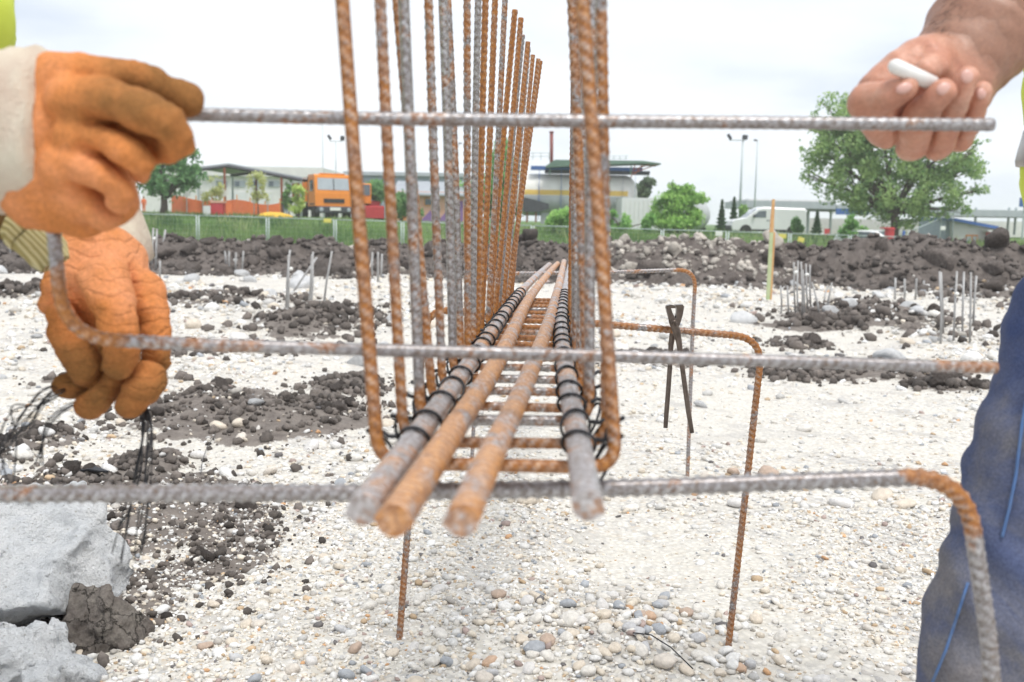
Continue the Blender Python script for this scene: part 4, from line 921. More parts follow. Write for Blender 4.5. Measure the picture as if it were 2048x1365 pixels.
# ---- left worker: two gloved hands on the stirrup and the wire bundle
P1 = Vector((-.86, 1.12, 0)); pl_ = thing('person', 'worker at the left edge wearing orange suede gloves and a lime vest', 'person', (P1.x, P1.y, gz(P1.x, P1.y)))
up = [
    pxc([(60, 268, .905, 118), (140, 262, .90, 112), (185, 240, .895, 92)]),                        # wrist and back of the hand
    pxc([(200, 230, .885, 60), (285, 250, .872, 46), (300, 296, .868, 38)]),                       # inside of the fist
    pxc([(95, 370, .895, 96), (160, 395, .888, 78), (210, 392, .885, 66)]),                         # heel of the hand
    pxc([(120, 170, .885, 62), (190, 148, .872, 43), (285, 164, .872, 38), (335, 182, .880, 36), (372, 198, .887, 34)]),   # thumb along the bar
    pxc([(150, 205, .862, 58), (245, 214, .838, 52), (322, 240, .830, 47), (352, 280, .838, 40), (332, 300, .860, 32)]),   # index
    pxc([(160, 275, .858, 54), (228, 284, .838, 45), (276, 316, .834, 39), (276, 346, .848, 31)]),                         # middle
    pxc([(140, 335, .860, 56), (200, 346, .842, 42), (240, 376, .838, 36), (232, 404, .850, 30)]),                         # ring
    pxc([(130, 405, .872, 48), (180, 412, .856, 40), (208, 430, .858, 32)]),                                               # little
]
Vu, Qu = sdf_mesh(up, .0023, [.03, .01, .03, .006, .003, .003, .003, .006], [(waves(96, 12, 14, 40), .0018), (waves(97, 14, 50, 120), .0006)], .02, lambda P, d: grooves([c[1:] for c in up[3:]], .009, .0055)(P, creases(up[3:], .0022, .0032, 1.7)(P, d)))
def gobj(V, Q, dirt, mt='glove'):
    o = mk('glove', V, Q, M[mt], pl_, world=True); q = o.data.attributes.new('dirt', 'FLOAT', 'POINT'); q.data.foreach_set('value', dirt(V).astype(np.float32)); return o
gobj(Vu, Qu, lambda V: .12 + .42 * sstep(-.40, -.30, V[:, 0]) * sstep(1.02, 1.10, V[:, 2]))['label'] = 'orange glove gripping the upper bar'
def cuff_geo(pts, wob=.003):
    "open flared cloth cuff along pts (x,y,z,r)"
    V, Fq = [], []; n = 40; P = [Vector(p[:3]) for p in pts]; g_ = random.Random(5)
    for i, p in enumerate(pts):
        t = (P[min(i + 1, len(P) - 1)] - P[max(i - 1, 0)]).normalized(); a = t.orthogonal().normalized(); b = t.cross(a)
        for k in range(n):
            an = 6.2832 * k / n; r_ = p[3] + wob * math.sin(3 * an + i * .8) + wob * .6 * math.sin(7 * an + i * 2.1); V.append(P[i] + (a * math.cos(an) + b * math.sin(an)) * r_)
    for i in range(len(pts) - 1):
        for k in range(n): Fq.append((i * n + k, i * n + (k + 1) % n, (i + 1) * n + (k + 1) % n, (i + 1) * n + k))
    return V, Fq
cu = pxc([(122, 262, .90, 112), (116, 262, .90, 138), (98, 262, .90, 150), (60, 264, .90, 150), (20, 264, .90, 153), (-30, 264, .90, 156), (-90, 262, .90, 160), (-140, 262, .9, 160)])
mk('glove_cuff', *cuff_geo(cu, .0045), M['cuff'], pl_, world=True)
YL = 1.10
low = [
    pxc([(190, 492, 1.15, 62), (205, 530, 1.145, 84), (215, 566, 1.135, 86), (222, 590, 1.13, 74)]),                       # back of the hand
    pxc([(215, 610, 1.21, 62), (228, 690, 1.21, 54), (235, 740, 1.19, 42)]),                                              # hollow of the palm behind the fingers
    pxc([(150, 520, 1.12, 46), (120, 575, 1.105, 34), (108, 612, 1.10, 24)]),                                              # loose thumb side
    pxc([(124, 630, 1.085, 28), (140, 680, 1.072, 37), (166, 732, 1.070, 37), (194, 772, 1.082, 27)]),                     # first finger
    pxc([(212, 565, 1.095, 52), (230, 625, 1.062, 42), (240, 682, 1.052, 40), (242, 724, 1.060, 32)]),                     # second finger, foremost
    pxc([(284, 580, 1.125, 44), (310, 645, 1.105, 34), (314, 708, 1.10, 31), (300, 752, 1.10, 30)]),                       # outer finger
    pxc([(188, 768, 1.10, 28), (156, 770, 1.088, 30), (130, 770, 1.085, 27)]),                                             # tip
    pxc([(224, 762, 1.085, 37), (202, 788, 1.076, 36), (178, 812, 1.076, 31)]),                                            # tip
    pxc([(298, 750, 1.084, 36), (278, 784, 1.074, 35), (258, 810, 1.074, 31)]),                                            # tip
]
WG = waves(99, 26, 10, 46)
def lowpost(P, d):
    Q_ = P * np.array([.35, .4, 1.6]) + np.stack([P[..., 2] * .5, P[..., 0] * 0, P[..., 0] * .7], -1)
    return d + .0030 * (np.abs(wnoise(Q_, WG)) - .3) * -1
Vl, Ql = sdf_mesh(low, .0021, [.03, .004, .012, .002, .003, .005, .002, .002, .002], [(waves(98, 12, 14, 40), .0012)], .02, lambda P, d: grooves(low[3:], .008, .005)(P, creases(low[3:6], .0020, .0026, 1.8)(P, lowpost(P, d))))
gobj(Vl, Ql, lambda V: .0 + .45 * sstep(.93, .83, V[:, 2]) + .24 * sstep(-.385, -.36, V[:, 0]), 'glove_worn')['label'] = 'brownish glove hanging down with a bundle of wire'

cl = pxc([(232, 528, 1.17, 66), (230, 516, 1.17, 76), (222, 492, 1.18, 76), (205, 450, 1.19, 76), (180, 400, 1.20, 76)])
mk('glove_cuff', *cuff_geo(cl, .002), M['cuff'], pl_, world=True)
kn = pxc([(112, 528, 1.035, 30), (98, 508, 1.035, 40), (80, 490, 1.035, 43), (62, 472, 1.035, 44)])
V, Fq = cuff_geo(kn, .001); mk('knit_cuff', V, Fq + [tuple(range(40))], M['knit'], pl_, world=True)
kn2 = pxc([(70, 478, 1.036, 42), (62, 470, 1.036, 46), (50, 458, 1.037, 46), (40, 448, 1.04, 42)])
mk('knit_cuff', *cuff_geo(kn2, .001), M['knit'], pl_, world=True)
sl = [[(*at(48, 455, 1.04), .022), (*at(-60, 385, 1.06), .036), (-.80, 1.12, 1.16, .058), (-.79, 1.24, 1.45, .07)], [(*at(-120, 262, .9), .062), (-.74, .92, 1.14, .064), (-.79, 1.0, 1.46, .072)]]
mk('jacket_sleeve', *sdf_mesh(sl, .007, [.01, .01], [(WC, .004), (WR, .0015)], .03), M['sleeve'], pl_, world=True)
Vt, Qt = sdf_mesh([[(-.86, 1.12, .95, .12), (-.76, 1.12, 1.25, .12), (-.75, 1.12, 1.42, .12), (-.73, 1.12, 1.52, .055)]], .014, [.05], None, .05)
skin_obj('body', *merge([(Vt, Qt), head_geo((-.69, 1.12, 1.66), (1, 0, 0))]), pl_)
vl = [[(-.86, 1.12, .92, .165), (-.78, 1.12, 1.13, .165), (-.735, 1.12, 1.22, .165), (-.735, 1.12, 1.42, .155)], [(-.78, 1.0, 1.46, .09), (-.78, 1.24, 1.46, .09)]]
mk('vest', *clothes(vl, .012, .04, .008, cut=lambda P, d: np.maximum(d, .90 - P[..., 2])), M['vest'], pl_, world=True)
ll = [[(-.88, 1.12, .92, .15), (-.88, 1.12, .98, .15)]] + [[(-.88, 1.12 + s_ * .10, .88, .115), (-.86, 1.12 + s_ * .12, .50, .085), (-.89, 1.12 + s_ * .13, .11, .07)] for s_ in (-1, 1)]
mk('jeans', *sdf_mesh(ll, .013, [.05] * 3, [(WC, .006)], .05), M['jeans'], pl_, world=True)
for s_ in (-1, 1):
    x, y = -.89, 1.12 + s_ * .13; z0 = gz(x, y); bt = [[(x - .05, y, .05, .05), (x + .06, y, .045, .045), (x + .14, y, .035, .036)], [(x - .03, y, .06, .055), (x - .02, y, .17, .055)]]
    mk('boot', *sdf_mesh([[(a, b, c + z0, r_) for a, b, c, r_ in ch] for ch in bt], .008, [.02, .02], None, .03, lambda P, d: np.maximum(d, z0 - P[..., 2])), M['boot'], pl_, world=True)
helmet((-.705, 1.12, 1.705), pl_, 1)
# bundle of tie wires hanging from the lower glove
wb = thing('wire_bundle', 'loose bundle of thin black tie wires hanging from the lower glove', 'wire bundle', tuple(at(220, 790, 1.09)))
def strand(pts, r=.0012):
    P = [at(*p) for p in pts]; Q = []
    for i in range(len(P) - 1):
        a, b, c, d = P[max(i - 1, 0)], P[i], P[i + 1], P[min(i + 2, len(P) - 1)]
        for j in range(6):
            t = j / 6; Q.append(.5 * ((2 * b) + (c - a) * t + (2 * a - 5 * b + 4 * c - d) * t * t + (3 * b - a - 3 * c + d) * t ** 3))
    Q.append(P[-1]); MB().tube(Q, r, 5).build('wire', M['wire'], wb, world=True, smooth=True)
for k in range(11):
    j = lambda a: random.uniform(-a, a); o_ = k * 1.6
    strand([(150, 775 + j(4), 1.10), (95 + j(14), 795 + j(16), 1.05 + j(.02)), (45 + j(22), 835 + j(24), 1.0 + j(.03)), (12 + j(24), 890 + j(20), .97 + j(.03)), (-10 + j(42), 960 + j(40), .95)], random.uniform(.0005, .0009))
for k in range(11):
    j = lambda a: random.uniform(-a, a); b_ = j(26)
    strand([(285 + j(8), 800, 1.09), (290 + b_ * .4 + j(5), 860 + j(5), 1.07), (280 + b_ * .7 + j(8), 940, 1.05 + j(.02)), (268 + b_ + j(6), 1020, 1.03 + j(.02)), (255 + b_ * 1.4 + j(8), 1090 + j(45), 1.02)], random.uniform(.0006, .0011))
for k in range(3):
    j = lambda a: random.uniform(-a, a); strand([(175, 800, 1.09), (130 + j(6), 815 + j(6), 1.06), (95 + j(8), 860 + j(8), 1.04), (78 + j(8), 930, 1.02)], .0008)
# ------------------------------------------------------------------ grass bank, trees and shrubs
def leafmat(name):
    m, t, b = newmat(name); a = nd(t, 'Attribute', attribute_name='col'); t.links.new(a.outputs['Color'], b.inputs['Base Color'])
    b.inputs['Roughness'].default_value = .6; b.inputs['Specular IOR Level'].default_value = .25
    tr = nd(t, 'BsdfTranslucent'); t.links.new(a.outputs['Color'], tr.inputs['Color']); ms = nd(t, 'MixShader'); ms.inputs[0].default_value = .5
    t.links.new(b.outputs[0], ms.inputs[1]); t.links.new(tr.outputs[0], ms.inputs[2]); t.links.new(ms.outputs[0], t.nodes['Material Output'].inputs['Surface']); return m
M['leaf'] = leafmat('leaves'); M['bark'] = pm('bark', (.13, .10, .075), (.08, .06, .05), 8, .95, 0, .6, 20, .03)
def quads(C, s, g, up=.0):
    n = len(C); a = g.normal(size=(n, 3)); a /= np.linalg.norm(a, axis=1)[:, None]; b = np.cross(a, g.normal(size=(n, 3))); b /= np.linalg.norm(b, axis=1)[:, None]
    s = s[:, None]; V = np.stack([C - a * s, C + b * s * .55, C + a * s, C - b * s * .55], 1).reshape(-1, 3); return V, np.arange(4 * n).reshape(n, 4)
def colattr(o, C, k):
    C = np.repeat(np.concatenate([C, np.ones((len(C), 1))], 1), k, 0); q = o.data.color_attributes.new('col', 'FLOAT_COLOR', 'POINT'); q.data.foreach_set('color', C.astype(np.float32).ravel())
def tree(name, label, cat, px, base_py, Y, blobs, n, leaf_px, c_dark, c_light, seed, group=None, trunk_px=8, gap=.0, zb=None):
    g = np.random.default_rng(seed); b0 = at(px, base_py, Y); zg = gz(b0.x, Y) if zb is None else zb; root = thing(name, label, cat, (b0.x, Y, zg), 0, group)
    cen = [(at(a, b, Y), pxr(rx, Y), pxr(ry, Y)) for a, b, rx, ry in blobs]
    wts = np.array([rx * ry * rx for _, rx, ry in cen]) ** .75; wts /= wts.sum(); k = g.choice(len(cen), n, p=wts)
    d = g.normal(size=(n, 3)); d /= np.linalg.norm(d, axis=1)[:, None]; r = g.uniform(.25, 1.0, n) ** .45 * (1 + .22 * g.normal(size=n) * .6)
    C = np.array([list(c[0]) for c in cen])[k]; RX = np.array([c[1] for c in cen])[k]; RY = np.array([c[2] for c in cen])[k]
    P = C + d * r[:, None] * np.stack([RX, RX * .9, RY], 1)
    sc = pxr(1, Y); nz = wnoise(P, waves(seed + 5, 20, 1 / (60 * sc), 1 / (14 * sc))); keep = nz > -.42 + gap; P = P[keep]; nz = nz[keep]; n = len(P)
    V, Q = quads(P, pxr(leaf_px, Y) * g.uniform(.6, 1.3, n), g); t = np.clip(.5 + .5 * nz + .25 * g.normal(size=n), 0, 1)[:, None]; c_dark = np.array(c_dark) * 2.7 + .04; c_light = np.array(c_light) * 2.5 + .08  # constant lift paints aerial paleness into the leaf colours
    o = mk('crown', V, Q, M['leaf'], root, world=True, smooth=False); colattr(o, np.array(c_dark) * (1 - t) + np.array(c_light) * t, 4)
    m = MB(); top = sum((c[0] for c in cen), Vector()) / len(cen); r0 = pxr(trunk_px, Y); bs = Vector((b0.x, Y, zg - .2)); fork = bs.lerp(Vector((top.x * .4 + b0.x * .6, Y, top.z)), .45); m.tube([bs, bs.lerp(fork, .5) + Vector((r0 * .3, 0, 0)), fork], [r0 * 1.25, r0, r0 * .8], 9)
    for c, rx, ry in cen:
        mid = fork.lerp(c, .5) + Vector((random.uniform(-.2, .2) * rx, random.uniform(-.2, .2) * rx, .12 * ry)); m.tube([fork - Vector((0, 0, r0)), mid, c], [r0 * .62, r0 * .38, r0 * .14], 6)
        for _ in range(4):
            e_ = c + Vector((random.uniform(-.8, .8) * rx, random.uniform(-.6, .6) * rx, random.uniform(-.5, .8) * ry)); m.tube([mid.lerp(c, .4), e_], [r0 * .2, r0 * .06], 5)
    m.build('trunk', M['bark'], root, world=True, smooth=True); return root
GRP = 'trees and shrubs behind the site fence'
tree('broadleaf_tree', 'big dense broadleaf tree towering behind the bare hand', 'tree', 1787, 480, 58, [(1785, 280, 110, 80), (1690, 300, 70, 62), (1680, 225, 52, 38), (1885, 310, 72, 60), (1770, 380, 95, 62), (1690, 365, 62, 48), (1870, 385, 62, 52), (1730, 250, 80, 50), (1850, 260, 70, 45), (1930, 340, 38, 42), (1640, 300, 38, 46), (1810, 430, 52, 30), (1725, 415, 40, 28), (1640, 255, 22, 18), (1950, 300, 16, 18), (1962, 380, 22, 10), (1760, 215, 30, 16), (1615, 350, 14, 20), (1915, 420, 28, 18)], 52000, 3.7, (.035, .085, .030), (.165, .225, .075), 501, GRP, 8, .22)
tree('broadleaf_tree', 'dark green tree under the upper orange glove', 'tree', 325, 425, 60, [(330, 355, 62, 40), (378, 330, 26, 38), (300, 345, 36, 34), (388, 352, 26, 26), (330, 300, 50, 40)], 7000, 4.8, (.02, .065, .022), (.075, .16, .05), 502, GRP, 7, .25)
tree('broadleaf_tree', 'slender green tree showing between the stirrups beside the tank', 'tree', 1000, 450, 76, [(1005, 340, 36, 48), (985, 390, 44, 44), (1015, 400, 42, 40), (930, 395, 30, 34), (1005, 300, 16, 26)], 9000, 4.4, (.035, .10, .02), (.11, .22, .05), 503, GRP, 6, .1)
tree('young_tree', 'bright leafy young tree right of the white tank', 'tree', 1352, 465, 60, [(1350, 408, 34, 26), (1322, 420, 20, 26), (1388, 400, 26, 14), (1380, 432, 26, 24), (1345, 376, 14, 14), (1372, 382, 16, 14), (1350, 445, 46, 16)], 9000, 4.0, (.05, .12, .025), (.17, .27, .06), 504, GRP, 4, .12)
tree('shrub', 'light green shrub in front of the white tank', 'shrub', 1140, 455, 58, [(1140, 432, 34, 16), (1118, 442, 26, 14), (1168, 440, 26, 15), (1150, 420, 14, 12)], 4500, 4.4, (.06, .14, .03), (.19, .29, .08), 505, GRP, 3, .15)
tree('shrub', 'leafy shrub beside the white container and the young tree', 'shrub', 1240, 462, 59, [(1238, 446, 22, 18), (1225, 436, 12, 14), (1298, 446, 14, 18)], 3600, 4.2, (.05, .13, .03), (.16, .27, .07), 506, GRP, 3, .15)
tree('shrub', 'small dark shrub before the pink building', 'shrub', 800, 440, 62, [(800, 412, 24, 26), (830, 425, 16, 18)], 2800, 4.0, (.03, .08, .02), (.09, .17, .05), 507, GRP, 3, .15)
tree('shrub', 'rounded green bush right behind the orange truck', 'shrub', 750, 430, 68, [(752, 385, 22, 24), (740, 400, 20, 20)], 2200, 4.0, (.03, .09, .03), (.08, .17, .06), 508, GRP, 3, .1)
tree('sapling', 'yellow green sapling in front of the dump body', 'tree', 597, 432, 60, [(597, 390, 13, 20), (592, 410, 16, 16)], 1100, 4.0, (.12, .17, .04), (.26, .30, .09), 509, GRP, 1.5, .15)
tree('sapling', 'thin olive sapling beside the left shed post', 'tree', 432, 425, 62, [(430, 375, 17, 22), (424, 395, 20, 15)], 900, 3.6, (.14, .16, .06), (.24, .25, .10), 510, GRP, 1.5, .3)
tree('sapling', 'thin olive sapling in the middle of the open shed', 'tree', 516, 425, 62, [(514, 370, 20, 26), (520, 392, 18, 18)], 1100, 3.6, (.14, .16, .06), (.24, .25, .10), 511, GRP, 1.5, .3)
tree('sapling', 'green sapling by the right end of the open shed roof', 'tree', 578, 425, 66, [(580, 385, 10, 28), (574, 400, 10, 18)], 900, 3.6, (.04, .11, .03), (.12, .20, .06), 512, GRP, 1.5, .1)
tree('palm_tree', 'dark spiky tree half hidden behind the right end of the tank', 'tree', 1290, 440, 78, [(1285, 380, 16, 14), (1296, 366, 12, 10), (1280, 398, 12, 12)], 700, 6.5, (.02, .04, .02), (.05, .08, .03), 513, GRP, 3, .1)
tree('shrub', 'low green shrub behind the fence, left of the white car', 'shrub', 1705, 478, 54, [(1706, 448, 14, 18), (1700, 464, 22, 14), (1720, 465, 16, 14)], 2200, 4.2, (.04, .11, .025), (.12, .22, .05), 514, GRP, 2, .15)
tree('shrub', 'small green bush in front of the van', 'shrub', 1592, 466, 60, [(1592, 450, 10, 14), (1600, 458, 8, 8)], 700, 3.6, (.04, .10, .03), (.10, .19, .06), 515, GRP, 1.5, .1)
tree('shrub', 'narrow leaning green shrub left of the van windscreen', 'shrub', 1484, 450, 72, [(1487, 420, 8, 10), (1486, 432, 6, 8)], 500, 3.4, (.06, .12, .03), (.14, .22, .06), 516, GRP, 1.5, .0)
def conifer(px, base, top, wpx, Y, label, seed):
    g = np.random.default_rng(seed); b0 = at(px, base, Y); zg = min(gz(b0.x, Y), b0.z); h = at(px, top, Y).z - zg; root = thing('conifer', label, 'tree', (b0.x, Y, zg), 0, GRP); n = 1800
    u = g.uniform(0, 1, n) ** .8; a = g.uniform(0, 6.28, n); r = (1 - u) * pxr(wpx, Y) * (.75 + .25 * np.sin(u * 50)) * g.uniform(.4, 1.05, n); P = np.stack([b0.x + r * np.cos(a), Y + r * np.sin(a), zg + .1 + u * h * .97], 1)
    V, Q = quads(P, pxr(3.2, Y) * g.uniform(.6, 1.2, n), g); t = g.uniform(0, 1, (n, 1)); o = mk('crown', V, Q, M['leaf'], root, world=True, smooth=False); colattr(o, np.array((.05, .12, .055)) * (1 - t) + np.array((.12, .22, .10)) * t, 4)
    MB().tube([(b0.x, Y, zg - .2), (b0.x, Y, zg + h * .9)], [pxr(2, Y), pxr(.5, Y)], 6).build('trunk', M['bark'], root, world=True)
conifer(1442, 462, 402, 14, 70, 'left one of two small conifers left of the floodlight mast', 521)
conifer(1466, 462, 396, 13, 72, 'small conifer right against the foot of the floodlight mast', 522)
conifer(1633, 462, 425, 12, 64, 'tiny conifer between the van and the big tree', 523)
# tall grass on the bank behind the fence
g = np.random.default_rng(61); n = 34000; y = g.uniform(50.5, 63.5, n); x = g.uniform(-1, 1, n) * (.56 * y + 3); z = ground_z(x, y); hgt = g.uniform(.25, .7, n) * (1 + .5 * wnoise(np.stack([x, y, y * 0], -1), waves(62, 12, .1, .5)))
hgt = np.clip(hgt, .1, .9) * (1 - .75 * sstep(55, 59, y)); a = g.uniform(0, 6.28, n); wd = g.uniform(.03, .07, n); dx, dy = np.cos(a) * wd, np.sin(a) * wd; ln = g.normal(0, .18, (n, 2)) * hgt[:, None]
V = np.stack([np.stack([x - dx, y - dy, z - .05], 1), np.stack([x + dx, y + dy, z - .05], 1), np.stack([x + ln[:, 0], y + ln[:, 1], z + hgt], 1)], 1).reshape(-1, 3)
t = np.clip(.5 + .55 * wnoise(np.stack([x, y, y * 0], -1), waves(63, 14, .08, .6)) + .2 * g.normal(size=n), 0, 1)[:, None]
o = mk('tall_grass', V, np.arange(3 * n).reshape(n, 3), M['leaf'], None, smooth=False); colattr(o, np.array((.12, .24, .06)) * (1 - t) + np.array((.36, .50, .18)) * t, 3)
tag(o, 'tall green grass covering the slope behind the mesh fence', 'grass', kind='stuff')

n = 5200; g = np.random.default_rng(66); cxs = g.uniform(-32, 32, 130); cys = g.uniform(51.5, 60, 130); k = g.integers(0, 130, n); x = cxs[k] + g.normal(0, .55, n); y = cys[k] + g.normal(0, .4, n); z = ground_z(x, y); hgt = g.uniform(.3, .95, n) * (1 - .55 * sstep(56, 60, y)); a = g.uniform(0, 6.28, n); wd = g.uniform(.03, .09, n); dx, dy = np.cos(a) * wd, np.sin(a) * wd; ln = g.normal(0, .3, (n, 2)) * hgt[:, None]
V = np.stack([np.stack([x - dx, y - dy, z - .05], 1), np.stack([x + dx, y + dy, z - .05], 1), np.stack([x + ln[:, 0], y + ln[:, 1], z + hgt], 1)], 1).reshape(-1, 3); t = np.clip(g.uniform(0, 1, 130)[k] + .15 * g.normal(size=n), 0, 1)[:, None]
o = mk('tall_weeds', V, np.arange(3 * n).reshape(n, 3), M['leaf'], None, smooth=False); colattr(o, np.array((.07, .17, .05)) * (1 - t) + np.array((.42, .50, .22)) * t, 3); tag(o, 'clumps of taller pale weeds in the grass behind the fence', 'weeds', kind='stuff')
# ------------------------------------------------------------------ mesh fence along the grass
M['galv'] = pm('galvanised_steel', (.50, .56, .56), (.42, .48, .48), 9, .5, .35); M['tagyellow'] = pm('yellow_plastic_tag', (.75, .65, .15), (.68, .58, .14), 8, .6)
YF = 49.5
def ftop(px): return 427 + (px - 253) * .0305
posts = [-20, 115, 253, 395, 535, 670, 805, 935, 1065, 1195, 1325, 1455, 1580, 1700, 1818]
where = ['at the left frame edge behind the upper glove', 'behind the upper glove', 'under the dark green tree', 'before the red cabinet', 'left of the yellow tag, before the truck', 'behind the front left stirrup leg', 'before the dark shrub', 'behind the crowded stirrup legs', 'before the light green shrub, with a white tag', 'behind the right stirrup legs', 'before the bright young tree, with a white tag', 'left of the green and orange stake', 'between the two yellow tags at the van', 'before the red bin']
def fpanel(a, b, Ya, Yb, ta, tb, zb, label):
    pa, pb = at(a, ta, Ya), at(b, tb, Yb); root = thing('mesh_fence', label, 'fence', ((pa.x + pb.x) / 2, (Ya + Yb) / 2, zb), 0, 'mesh fence sections behind the bank')
    gap = (pb - pa).normalized() * .06
    for p in (pa + gap, pb - gap): MB().tube([(p.x, p.y, zb), tuple(p)], .030, 8).build('post', M['galv'], root, world=True, smooth=True)
    MB().tube([pa + gap, pb - gap], .024, 6).build('top_rail', M['galv'], root, world=True, smooth=True)
    MB().tube([Vector((pa.x, pa.y, zb + .15)) + gap, Vector((pb.x, pb.y, zb + .15)) - gap], .02, 6).build('bottom_rail', M['galv'], root, world=True, smooth=True)
    m = MB()
    for k in range(1, 24):
        q = (pa + gap).lerp(pb - gap, k / 24); m.tube([(q.x, q.y, zb + .15), tuple(q)], .0035, 3)
    for k in range(1, 8):
        f = k / 8; m.tube([(pa.x + gap.x, pa.y, zb + .15 + (pa.z - zb - .15) * f), (pb.x - gap.x, pb.y, zb + .15 + (pb.z - zb - .15) * f)], .0035, 3)
    o = m.build('wire_mesh', M['galv'], root, world=True); tag(o, kind='stuff')
    return root
for k in range(14): fpanel(posts[k], posts[k + 1], YF, YF, ftop(posts[k]), ftop(posts[k + 1]), -1.0, 'mesh fence section ' + where[k])
fpanel(1818, 1882, 49.5, 58, 464, 437, -.6, 'mesh fence section turning away uphill beside the small white house')
fpanel(1882, 1908, 58, 59, 437, 437, .1, 'short mesh fence section touching the small white house')
def ftag(px, py, w_, h_, mat, label, rz=0.0):
    c = at(px, py, YF - .06); m = MB(); m.box((0, 0, 0), (pxr(w_, YF), .03, pxr(h_, YF)), Matrix.Rotation(rz, 3, 'Y'), bev=.012); o = m.build('fence_tag', mat); o.location = c; tag(o, label, 'tag', 'tags tied to the mesh fence')
ftag(655, 442, 15, 8, M['tagyellow'], 'yellow tag on the fence below the truck'); ftag(1056, 463, 16, 8, M['tagwhite'], 'white tag on the fence left of the light green shrub')
ftag(1214, 470, 12, 8, M['tagyellow'], 'yellow tag on the fence right against the right stirrup legs'); ftag(1438, 468, 14, 9, M['tagwhite'], 'white tag on the fence below the young tree')
ftag(1565, 473, 15, 9, M['tagyellow'], 'upright yellow tag on the fence below the van'); ftag(1602, 480, 13, 9, M['tagyellow'], 'tilted yellow tag on the fence right of the van', .3); ftag(1886, 457, 10, 8, M['tagwhite'], 'white tag on the fence beside the small house')

# ------------------------------------------------------------------ buildings
def rect(m, x0, x1, y0, y1, Y, dep):
    "box whose front face spans the given photo pixels at distance Y"
    a, b = at(x0, y1, Y), at(x1, y0, Y); c = at((x0 + x1) / 2, (y0 + y1) / 2, Y); m.box((c.x, Y + dep / 2, c.z), (abs(b.x - a.x), dep, pxr(abs(y1 - y0), Y))); return m
def bpart(name, x0, x1, y0, y1, Y, dep, mat, root): return rect(MB(), x0, x1, y0, y1, Y, dep).build(name, mat, root, world=True)
def root_at(name, px, py, Y, label, cat, group=None):
    p = at(px, py, Y); return thing(name, label, cat, (p.x, Y, p.z), 0, group)
M['white_wall'] = pm('white_render', (.78, .77, .75), (.70, .69, .68), 2, .85); M['grey_roof'] = pm('grey_sheet_roof', (.46, .49, .52), (.40, .43, .47), 2, .5, .2); M['glass'] = pm('dark_window', (.10, .13, .16), (.14, .17, .20), 2, .12, spec=.6)
M['glass_pale'] = pm('pale_window', (.36, .40, .44), (.42, .46, .50), 2, .15, spec=.6); M['dark_steel'] = pm('dark_steel', (.06, .065, .075), (.05, .05, .06), 3, .6); M['brown_post'] = pm('red_brown_post', (.30, .10, .06), (.24, .08, .05), 4, .7)
M['pink'] = pm('salmon_render', (.70, .40, .29), (.74, .45, .34), 2, .85); M['purple'] = pm('purple_mural', (.25, .14, .36), (.29, .17, .40), 3, .8); M['orange_wall'] = pm('orange_wall', (.75, .33, .10), (.70, .30, .10), 3, .8); M['bluegrey'] = pm('blue_grey_cladding', (.34, .39, .47), (.30, .35, .43), 2, .6)
M['red'] = pm('red_plastic', (.60, .06, .07), (.52, .05, .06), 6, .5); M['blue'] = pm('blue_paint', (.05, .12, .36), (.06, .15, .40), 5, .5); M['orange'] = pm('orange_truck_paint', (.80, .26, .025), (.74, .23, .02), 3, .35, spec=.5); M['black'] = pm('black_rubber', (.03, .03, .032), (.045, .043, .04), 9, .7); M['carwhite'] = pm('white_vehicle_paint', (.80, .81, .82), (.76, .77, .79), 2, .25, spec=.5)
M['netting'] = pm('orange_netting', (.85, .22, .08), (.75, .18, .06), 6, .8); M['green_steel'] = pm('green_steel', (.14, .22, .17), (.11, .18, .14), 4, .6); M['tank'] = pm('dirty_white_tank', (.84, .83, .79), (.72, .70, .65), 1.2, .6, .0); M['tankgrey'] = pm('tank_grey_and_shade', (.56, .58, .60), (.46, .48, .50), 1.5, .6, .0); M['stripe'] = pm('yellow_stripe', (.72, .50, .12), (.66, .44, .10), 3, .5); M['container'] = pm('white_sheet_metal', (.74, .75, .75), (.68, .69, .70), 2, .5); M['brownrust'] = pm('red_brown_pipe', (.25, .07, .06), (.20, .06, .05), 4, .7)
b = root_at('warehouse', 490, 432, 84, 'long low white warehouse with a row of windows behind the open shed', 'building')
bpart('wall', 285, 640, 352, 440, 84, 12, M['white_wall'], b); bpart('roof', 280, 645, 333, 352, 83.6, 13, M['white_wall'], b)
for x0 in (432, 468, 502, 536): 
    w_ = bpart('window', x0, x0 + 22, 362, 374, 83.93, .2, M['glass_pale'], b); bpart('pane', x0 + 2, x0 + 10, 363.5, 372.5, 83.88, .1, M['glass'], w_)
for x0 in (410, 460, 512): bpart('gate', x0, x0 + 32, 385, 432, 83.93, .2, M['container'], b)
s = root_at('open_shed', 500, 428, 66, 'open gabled steel shed frame with dark roof edge above orange netting', 'shed')
a0, a1, a2 = at(392, 341, 66), at(457, 333, 66), at(606, 361, 66)
for d0 in (0, 8):
    D = Vector((0, d0, 0)); MB().tube([a0 + D, a1 + D], .10, 5).build('rafter', M['dark_steel'], s, world=True); MB().tube([a1 + D, a2 + D], .12, 5).build('rafter', M['dark_steel'], s, world=True)
for px, py in ((396, 342), (449, 336), (563, 354), (602, 361)):
    for d0 in (0, 8):
        p = at(px, py, 66); p.y += d0; MB().tube([p, (p.x, p.y, gz(p.x, p.y) - .1)], .09, 6).build('post', M['brown_post'] if px in (449, 563) else M['galv'], s, world=True)
